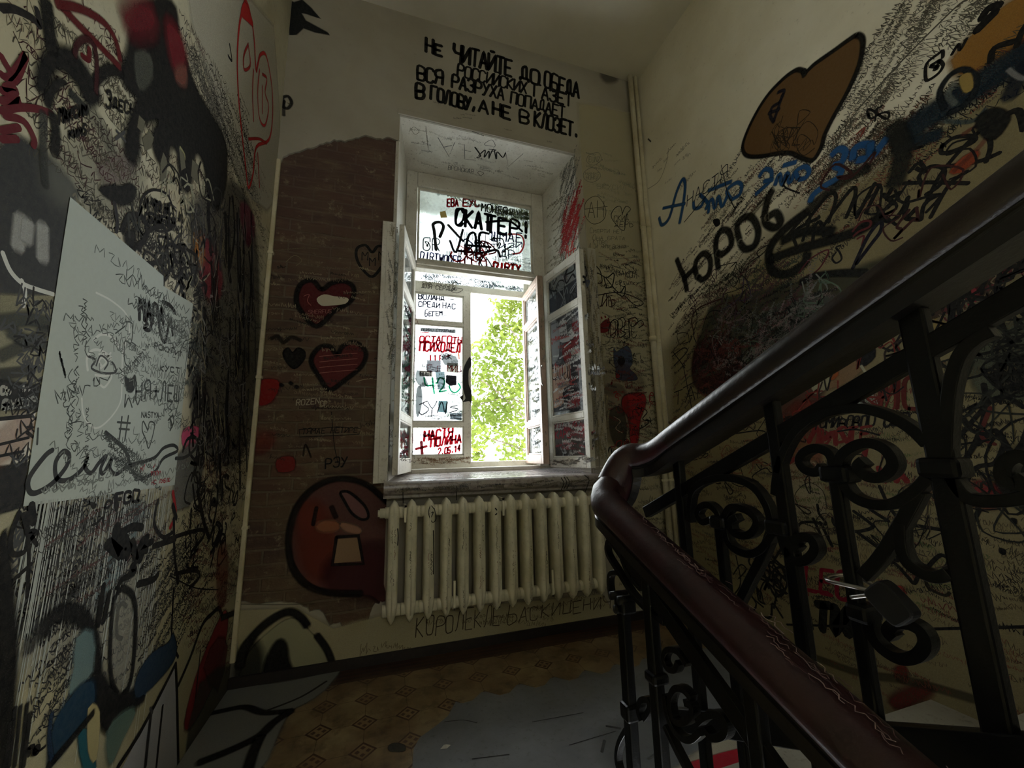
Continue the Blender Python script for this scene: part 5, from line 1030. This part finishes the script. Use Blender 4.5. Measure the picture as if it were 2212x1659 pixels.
def f(b, p):
    scrawl(b, p, '1440,600 1600,420 1640,560 1450,760', 130, (10, 26), [BK, (90, 84, 70), (80, 60, 60)], (1.8, 3.6), seed=130, ang=.4); scrawl(b, p, '1500,420 1900,260 1880,380 1520,520', 160, (14, 34), [(90, 86, 74), (110, 80, 70), BK], (1.8, 3.4), seed=131, ang=.45)
    scrawl(b, p, '1440,640 1700,560 1700,700 1450,960', 330, (11, 30), [BK, (60, 56, 50), (84, 50, 56), (50, 60, 50)], (2, 4.4), seed=132, ang=.3, angj=.5); scrawl(b, p, '1680,420 2000,250 2212,140 1760,600', 150, (14, 36), [BK, (80, 70, 56), (110, 60, 46)], (1.8, 3.4), seed=133, ang=.5, angj=.5)
    scrawl(b, p, '1700,340 1960,0 2212,0 1860,280', 120, (16, 36), [(104, 100, 88), (90, 86, 76)], (1.8, 3.2), seed=134, ang=.75); S(b, p, '1850,240 1950,130 2060,20 2090,0', 7, (92, 88, 78)); S(b, p, '1838,240 1930,120 2010,30', 3, (110, 106, 94)); S(b, p, '1700,380 1790,290', 4, (110, 106, 94))
    scrawl(b, p, '1440,900 1700,800 1700,1300 1460,1300', 340, (12, 30), [BK, (70, 60, 46), (96, 60, 46), (60, 60, 56)], (1.4, 3), seed=135, angj=.4); scrawl(b, p, '1680,900 2000,800 2030,1330 1720,1340', 280, (12, 30), [BK, (84, 74, 54), (100, 50, 44), (60, 56, 46), (84, 96, 60)], (1.4, 3.2), seed=136, angj=.4)
    scrawl(b, p, '1990,700 2250,600 2260,1340 2050,1340', 110, (12, 30), [BK, (84, 76, 56), (60, 56, 46)], (1.4, 3), seed=137, angj=.4); scrawl(b, p, '1740,1370 2212,1360 2260,1560 1840,1480', 40, (12, 26), [(84, 76, 54), (70, 60, 44), (110, 60, 46)], (1.2, 2.4), seed=138); scrawl(b, p, '1960,560 2212,420 2240,640 2000,720', 90, (20, 46), [(40, 36, 32), (120, 110, 86), (96, 46, 50)], (3, 7), seed=139, angj=.6)
    scrawl(b, p, '1400,330 1480,330 1480,420 1410,420', 12, (16, 30), [(110, 104, 90)], (1.6, 3), seed=140); S(b, p, '1400,408 1424,390 1440,350 1444,320', 7, (96, 90, 74), .6); S(b, p, '1400,300 1406,306', 14, (70, 64, 52), .8)
paint(wall_right, 'scribbles', f, PR, stuff=True)
def f(b, p):
    q = '1851,76 1836,84 1800,110 1760,138 1740,156 1732,152 1718,152 1690,172 1655,210 1625,260 1606,306 1606,328 1618,338 1645,338 1680,332 1708,331 1732,342 1756,346 1774,318 1782,290 1802,250 1832,196 1856,140 1864,100 1862,82'
    FILL(b, p, q, (108, 80, 48), .9, 4, 8); S(b, p, q, 30, (18, 17, 16), .95, 4, True); S(b, p, '1736,152 1738,164', 34, (18, 17, 16), .95)
    for s in ('1680,200 1694,196 1684,220 1668,232 1664,250 1672,264', '1690,205 1684,225 1672,260', '1660,245 1684,236'): S(b, p, s, 24, (30, 28, 40), .9)
    tangle(b, p, '1650,270 1730,260 1730,320 1660,320', 12, (40, 80), [(46, 34, 20)], (3, 5), 120); S(b, p, '1724,300 1722,320 1736,336 1760,320', 5, (46, 34, 20)); T(b, p, 'XVZ', (1668, 318), (1730, 312), 34, 6, (40, 30, 20), .8)
paint(wall_right, 'heart_graffiti', f, PR, 'large ochre heart with thick black outline on the far wall')
def f(b, p):
    BLU = (36, 86, 138)
    S(b, p, '1424,470 1430,486 1446,470 1460,420 1474,388 1480,400 1476,440 1468,482', 38, BLU, .9); S(b, p, '1432,450 1450,446 1480,440', 30, BLU, .9)
    for s in ('1498,436 1500,450 1514,446 1522,428', '1512,420 1530,440 1530,460', '1524,452 1538,430 1544,450 1552,424 1560,446 1572,420', '1580,430 1570,412 1590,395 1602,400 1598,420 1582,430', '1530,412 1580,392'): S(b, p, s, 34, BLU, .9)
    for s in ('1640,382 1652,366 1666,370 1664,390 1644,410 1632,420', '1650,392 1670,388', '1674,400 1684,376 1690,398 1700,374 1706,394 1718,370', '1724,386 1720,370 1738,360 1748,370 1740,384 1726,388', '1692,358 1720,350'): S(b, p, s, 34, BLU, .9)
    for s in ('1796,336 1812,322 1826,328 1818,350 1800,358', '1806,360 1818,366 1808,386 1784,400 1758,420 1750,436', '1842,344 1846,322 1866,312 1880,318 1874,340 1852,346', '1880,310 1884,336 1900,318 1916,298'): S(b, p, s, 44, BLU, .9)
paint(wall_right, 'blue_lettering', f, PR, 'blue sprayed cursive words climbing beside the handrail')
def f(b, p):
    T(b, p, 'НАСТЯ', (1484, 446), (1572, 382), 24, 7, (24, 26, 40), .3); S(b, p, '1478,480 1520,430 1556,388', 7, BK); S(b, p, '1543,420 1558,356 1572,420 1588,452', 7, BK, 0, 1)
    for s in ('1462,560 1472,586 1478,600 1484,628', '1476,604 1500,580', '1506,600 1502,570 1518,548 1534,560 1532,590 1518,604 1508,598', '1552,580 1546,530 1556,500 1574,500 1580,528 1562,548 1550,546', '1598,520 1592,490 1606,470 1626,472 1638,500 1630,530 1610,538 1598,524', '1668,412 1656,440 1652,478 1672,492 1686,480 1676,460 1658,470'): S(b, p, s, 56, (20, 19, 18), .92)
    S(b, p, '1652,430 1620,470', 40, (60, 56, 48), .4)
paint(wall_right, 'black_lettering', f, PR, 'row of soft black sprayed letters on the far wall')
def f(b, p):
    NV = (26, 42, 54)
    for s, w in (('1946,300 1990,262 2050,224 2120,180 2212,120 2260,90', 130), ('1960,312 2030,290', 60), ('1930,270 1950,330 1932,400', 90)): S(b, p, s, w, NV if w != 90 else (34, 34, 32), .85)
    S(b, p, '2040,235 2030,200 2050,165 2080,150 2106,166 2104,200 2080,230 2050,244', 26, (24, 30, 36), .95); S(b, p, '2062,180 2048,205 2064,225', 26, (110, 116, 112), .6); FILL(b, p, '2074,168 2096,160 2100,190 2084,198', (166, 140, 80), .8, 3, 6); S(b, p, '2130,235 2100,262 2040,262', 20, (70, 84, 86), .7)
    S(b, p, '2180,210 2212,150 2260,110', 60, (30, 36, 50), .8); S(b, p, '2178,150 2212,170 2250,140', 18, (150, 150, 150), .6)
    T(b, p, '@', (2000, 178), (2040, 150), 44, 11, BK, .2); S(b, p, '2056,118 2070,96 2074,108 2088,84', 11, BK); S(b, p, '2110,66 2150,26', 30, BK); S(b, p, '2120,40 2136,18 2160,12', 26, BK); S(b, p, '2140,132 2148,104 2190,90', 20, BK); S(b, p, '2196,100 2212,60 2250,20', 18, BK)
    S(b, p, '1876,252 1874,238 1884,238 1904,252 1918,256 1920,244 1906,244 1882,256 1876,246', 9, BK); S(b, p, '1890,262 1896,232', 8, BK); S(b, p, '1888,240 1906,228', 8, BK)
    T(b, p, '@WTF', (1788, 330), (1850, 262), 18, 5, (90, 86, 74)); S(b, p, '1850,290 1868,276 1860,294', 6, (140, 60, 50))
    for s in ('1740,460 1690,500 1662,540 1668,584 1700,592 1736,570 1744,548', '1664,560 1720,540 1790,520 1850,500 1900,470', '1690,520 1740,500 1800,500'): S(b, p, s, 62, (18, 18, 17), .95)
    S(b, p, '1745,455 1790,415 1840,380 1876,362', 60, (34, 33, 28), .75)
    for s in ('1700,510 1740,466 1750,470 1734,520', '1742,480 1790,420 1806,428 1790,480', '1770,500 1836,412 1848,420 1828,470', '1850,470 1890,396', '1870,460 1900,400', '1896,444 1906,470 1926,478 1948,456 1962,426', '1908,420 1932,440', '1926,408 1916,430 1944,416', '1960,440 1956,470 1990,474', '1980,450 1964,466', '1720,530 1716,500 1770,470', '1756,520 1760,490 1772,480 1780,510'): S(b, p, s, 18, (16, 16, 16))
    for s in ('1952,396 2010,394 2092,396', '1964,372 1986,352 2000,372 1980,364', '2034,318 2060,298 2100,294 2104,306 2060,326 2034,330 2036,312', '1992,400 1986,380 2010,360 2040,366 2030,400 2000,420', '2000,440 2030,380 2070,330 2120,280', '2010,470 2050,400 2090,370', '2040,360 2110,350 2160,330', '2120,270 2140,310 2130,350', '1990,475 1998,440 2030,420'): S(b, p, s, 15, BK)
    FILL(b, p, '2052,372 2080,340 2112,326 2108,346 2076,372', (150, 72, 46), .7, 2, 8, .8); S(b, p, '2080,290 2120,270 2130,300 2060,370', 20, (130, 60, 50), .5)
    FILL(b, p, '2110,260 2140,236 2170,240 2180,260 2150,300 2120,290', (26, 26, 26), .9, 3, 8); S(b, p, '2170,250 2200,240 2212,280', 20, BK)
    S(b, p, '1842,500 1860,480 1880,478 1878,490 1856,500 1844,510', 10, (90, 34, 36)); S(b, p, '1852,516 1866,510 1862,530', 9, (90, 34, 36)); S(b, p, '1842,580 1870,520 1890,490 1904,480 1902,500 1880,530 1850,570', 16, (20, 20, 34))
    S(b, p, '1806,545 1798,558 1806,568 1818,560 1814,545 1806,535 1816,530', 9, BK); S(b, p, '1726,590 1750,560 1790,540 1770,580 1740,600', 8, (80, 26, 34)); S(b, p, '1730,610 1760,596 1810,590 1870,590', 44, (24, 24, 24), .9)
    S(b, p, '1610,600 1618,570 1648,548 1658,530 1636,544 1640,556', 6, BK); S(b, p, '1558,672 1600,640 1608,600 1622,640 1598,650', 8, (60, 50, 70)); S(b, p, '1500,720 1494,690 1510,665 1560,645', 9, (60, 30, 30)); S(b, p, '1500,658 1506,690 1498,720 1504,740', 7, BK); S(b, p, '1452,770 1476,752 1484,760 1456,790', 9, BK); S(b, p, '1454,760 1480,795', 8, BK)
    T(b, p, 'ТАН', (1456, 876), (1530, 852), 30, 7, BK, .4); S(b, p, '1476,790 1494,880', 7, BK); S(b, p, '1476,838 1506,822', 7, BK); S(b, p, '1553,575 1590,566', 5, BK); FILL(b, p, '1540,476 1552,472 1556,484 1546,490', BK, 0, 3); S(b, p, '1566,602 1576,590 1568,606', 7, BK); S(b, p, '1580,576 1592,566 1586,582', 7, BK)
    tangle(b, p, '1470,610 1640,560 1640,700 1470,740', 24, (40, 90), [BK, (70, 40, 60), (60, 50, 50)], (3, 6), 121); tangle(b, p, '1520,680 1800,620 1760,720 1520,820', 30, (60, 140), [BK, (84, 100, 84), (110, 110, 106), (60, 30, 30)], (4, 8), 122); tangle(b, p, '1680,400 2180,240 2150,420 1700,600', 12, (60, 120), [BK, BK, (60, 30, 30)], (6, 12), 123)
    tangle(b, p, '1960,600 2212,480 2240,700 2000,760', 24, (80, 160), [BK, BK, (40, 40, 40)], (5, 11), 124)
    scrawl(b, p, '1540,690 1780,630 1680,780 1540,810', 150, (10, 26), [(118, 118, 114), (96, 98, 94), (130, 110, 112), (20, 24, 22)], (1.4, 3), seed=180, ang=.4, angj=1.2); scrawl(b, p, '1500,740 1600,730 1610,840 1500,850', 60, (14, 30), [(90, 44, 40), (24, 20, 20), (70, 36, 34)], (3, 6), seed=181, angj=1.4)
paint(wall_right, 'black_tags', f, PR, 'overlapping black tags along the upper edge of the handrail')
def f(b, p):
    T(b, p, 'OLEG', (1708, 1268), (1838, 1296), 50, 19, (122, 18, 42), .25); T(b, p, 'АТИ', (1724, 1352), (1836, 1372), 52, 40, (20, 20, 18), .3); T(b, p, 'МО', (1902, 886), (2000, 880), 66, 18, (88, 30, 26), .3)
    S(b, p, '1700,1349 1790,1352 1900,1356 1997,1359 2211,1354 2260,1352', 10, BK, 0, 1); S(b, p, '1735,1250 1746,1286', 10, (122, 18, 42)); S(b, p, '1740,1275 1790,1280', 14, (122, 18, 42))
    for s in ('1747,955 1765,925 1775,965', '1780,950 1800,935 1806,960', '1815,930 1830,955', '1840,930 1836,960 1860,952', '1850,970 1870,960 1866,990', '1898,1010 1912,1040 1924,1010', '1930,1005 1960,1040', '1950,1000 1936,1040', '1690,1010 1720,990 1750,985', '1700,1030 1710,1080'): S(b, p, s, 22, (112, 34, 36))
    T(b, p, 'ТОМИВОВОО СЕР', (1758, 926), (1960, 918), 22, 8, BK, .8); T(b, p, 'ЛУСТЕ', (1760, 962), (1880, 948), 26, 12, (112, 40, 36), .6); S(b, p, '1810,932 1850,928 1900,940', 8, BK)
    S(b, p, '1720,1150 1730,1130 1760,1128 1785,1132 1770,1110 1766,1090', 13, BK); S(b, p, '1757,1120 1775,1160 1784,1190', 15, BK); S(b, p, '1772,1128 1798,1180', 15, BK); S(b, p, '1844,1104 1880,1130 1884,1140 1850,1148 1810,1140 1800,1120 1830,1110', 14, BK); S(b, p, '1850,1148 1920,1200 1940,1210 1930,1180 1910,1160', 14, BK); S(b, p, '1860,1080 1880,1100 1920,1126', 14, BK); S(b, p, '1900,1050 1925,1100 1960,1130 2060,1148', 14, BK); S(b, p, '1900,1220 1930,1215 1960,1245 1975,1260 1985,1240', 14, BK)
    S(b, p, '2000,1230 2030,1200 2050,1210 2040,1230 2020,1240', 14, BK); S(b, p, '2096,1140 2116,1100', 14, BK); S(b, p, '2070,1060 2090,1080 2096,1140', 14, BK); S(b, p, '2000,1250 2006,1270 2040,1286 2052,1280', 14, (40, 36, 30), .9); FILL(b, p, '2160,1184 2172,1188 2170,1198 2160,1194', BK, .9, 3, 3); FILL(b, p, '2184,1120 2196,1122 2194,1134', BK, .9, 3, 3)
    S(b, p, '2080,1000 2110,950 2130,880 2125,830', 16, BK); S(b, p, '2060,960 2150,860 2212,880', 14, BK); S(b, p, '2110,960 2150,930 2190,980 2230,920', 18, BK); S(b, p, '2080,1050 2110,1010 2150,1000 2170,960', 15, BK); S(b, p, '2150,960 2120,940 2140,880', 12, (90, 40, 36)); S(b, p, '2080,900 2100,930 2140,940', 14, BK); S(b, p, '2100,780 2080,830 2070,880', 20, (50, 52, 46), .8)
    S(b, p, '1590,1200 1600,1260 1580,1290', 8, BK); S(b, p, '1585,1240 1600,1220 1612,1230 1596,1250', 8, BK); T(b, p, 'ПЕЛ', (1592, 1000), (1636, 984), 26, 9, BK, .5); S(b, p, '1570,940 1640,930 1660,940', 8, BK); S(b, p, '1560,940 1550,960 1590,930 1630,900', 10, (96, 60, 44)); FILL(b, p, '1538,936 1556,930 1562,950 1544,960', (110, 112, 110), .8, 3, 5)
    T(b, p, 'СОТ', (1500, 990), (1540, 976), 16, 5, BK); T(b, p, 'ЗДЕСЬ', (1478, 1000), (1530, 985), 14, 5, BK)
    tangle(b, p, '1690,1020 1990,960 2000,1240 1700,1260', 16, (50, 120), [BK, BK, (70, 60, 50)], (3, 6), 125); tangle(b, p, '1680,830 1980,660 1980,860 1690,980', 22, (60, 130), [BK, (110, 40, 36), (50, 40, 36)], (5, 10), 126); tangle(b, p, '1530,920 1660,860 1660,1040 1540,1080', 18, (40, 90), [BK, (110, 70, 50)], (4, 8), 127)
    tangle(b, p, '1980,740 2240,640 2260,1080 2020,1100', 24, (80, 170), [BK, BK, (40, 42, 38)], (4, 8), 128); tangle(b, p, '1590,1220 1680,1200 1700,1300 1600,1300', 14, (50, 100), [BK], (8, 16), 129)
paint(wall_right, 'lower_tags', f, PR, 'red and black tags seen through the iron scrolls')
# soot in the ceiling corner
# ------------------------------------------------------------------ paint on the floor
PF = Pl((0, 0, 0), (1, 0, 0), (0, 1, 0), .001)
def f(b, p):
    FILL(b, p, '500,1484 560,1482 640,1470 716,1452 738,1440 700,1490 655,1520 625,1536 600,1580 575,1640 560,1659 540,1700 360,1700 383,1659 440,1570', (124, 126, 124), .9, 2, 20)
    S(b, p, '440,1545 490,1534 530,1528 570,1540 628,1536', 46, BK, .95); S(b, p, '628,1536 590,1562 560,1590 500,1620 430,1648', 56, BK, .95); S(b, p, '562,1592 545,1630 530,1680', 50, BK, .95); S(b, p, '575,1536 650,1506 705,1472', 14, (40, 38, 34))
    FILL(b, p, '840,1612 852,1606 872,1610 874,1622 855,1624 842,1622', (70, 68, 64), .9, 3, 5)
paint(floor, 'floor_outlines', f, PF, 'grey fill and black outlines sprayed onto the tiles')
PF2 = Pl((0, 0, .005), (1, 0, 0), (0, 1, 0), .001)
def f(b, p):
    FILL(b, p, '1470,1659 1530,1615 1620,1585 1750,1570 1950,1640 1990,1700 1440,1700', (172, 166, 148), .9, 2, 20); FILL(b, p, '1480,1652 1560,1628 1640,1608 1645,1636 1570,1656 1490,1690', (170, 34, 52), .95, 1, 8)
    for s in ('1310,1569 1340,1574', '1306,1600 1300,1625', '1400,1640 1430,1620', '1420,1600 1450,1590 1500,1600', '1520,1610 1560,1590'): S(b, p, s, 14, (30, 30, 30), .9)
    FILL(b, p, '1320,1580 1440,1560 1480,1600 1440,1659 1330,1659', (120, 122, 122), .5, 3, 60, .45)
    for s in ('960,1560 1000,1556 1030,1562', '1150,1560 1260,1540', '1020,1640 1100,1630', '1230,1610 1330,1580'): S(b, p, s, 4, (50, 50, 50))
paint(patch, 'floor_paint', f, PF2, 'white paint with a red bar on the screed')

PH = Pl((XD, .6, zd(.6)+.0485), (0, -1, -kd), (1, 0, 0), .0035)
def f(b, p):
    rr = random.Random(150)
    for i in range(64):
        a = rr.uniform(-.42, .42); t = rr.gauss(0, .013); q = []; n_ = rr.randint(3, 9)
        for j in range(n_): q.append(Vector((a+j*.006, t+rr.uniform(-.006, .006))))
        ribbon(b, p, q, rr.uniform(.0008, .0022), lin(rr.choice([(126, 104, 104), (150, 128, 126), (100, 76, 78)])))
o = paint(hand, 'scratches', f, PH, 'pale scratched writing worn into the handrail', True)
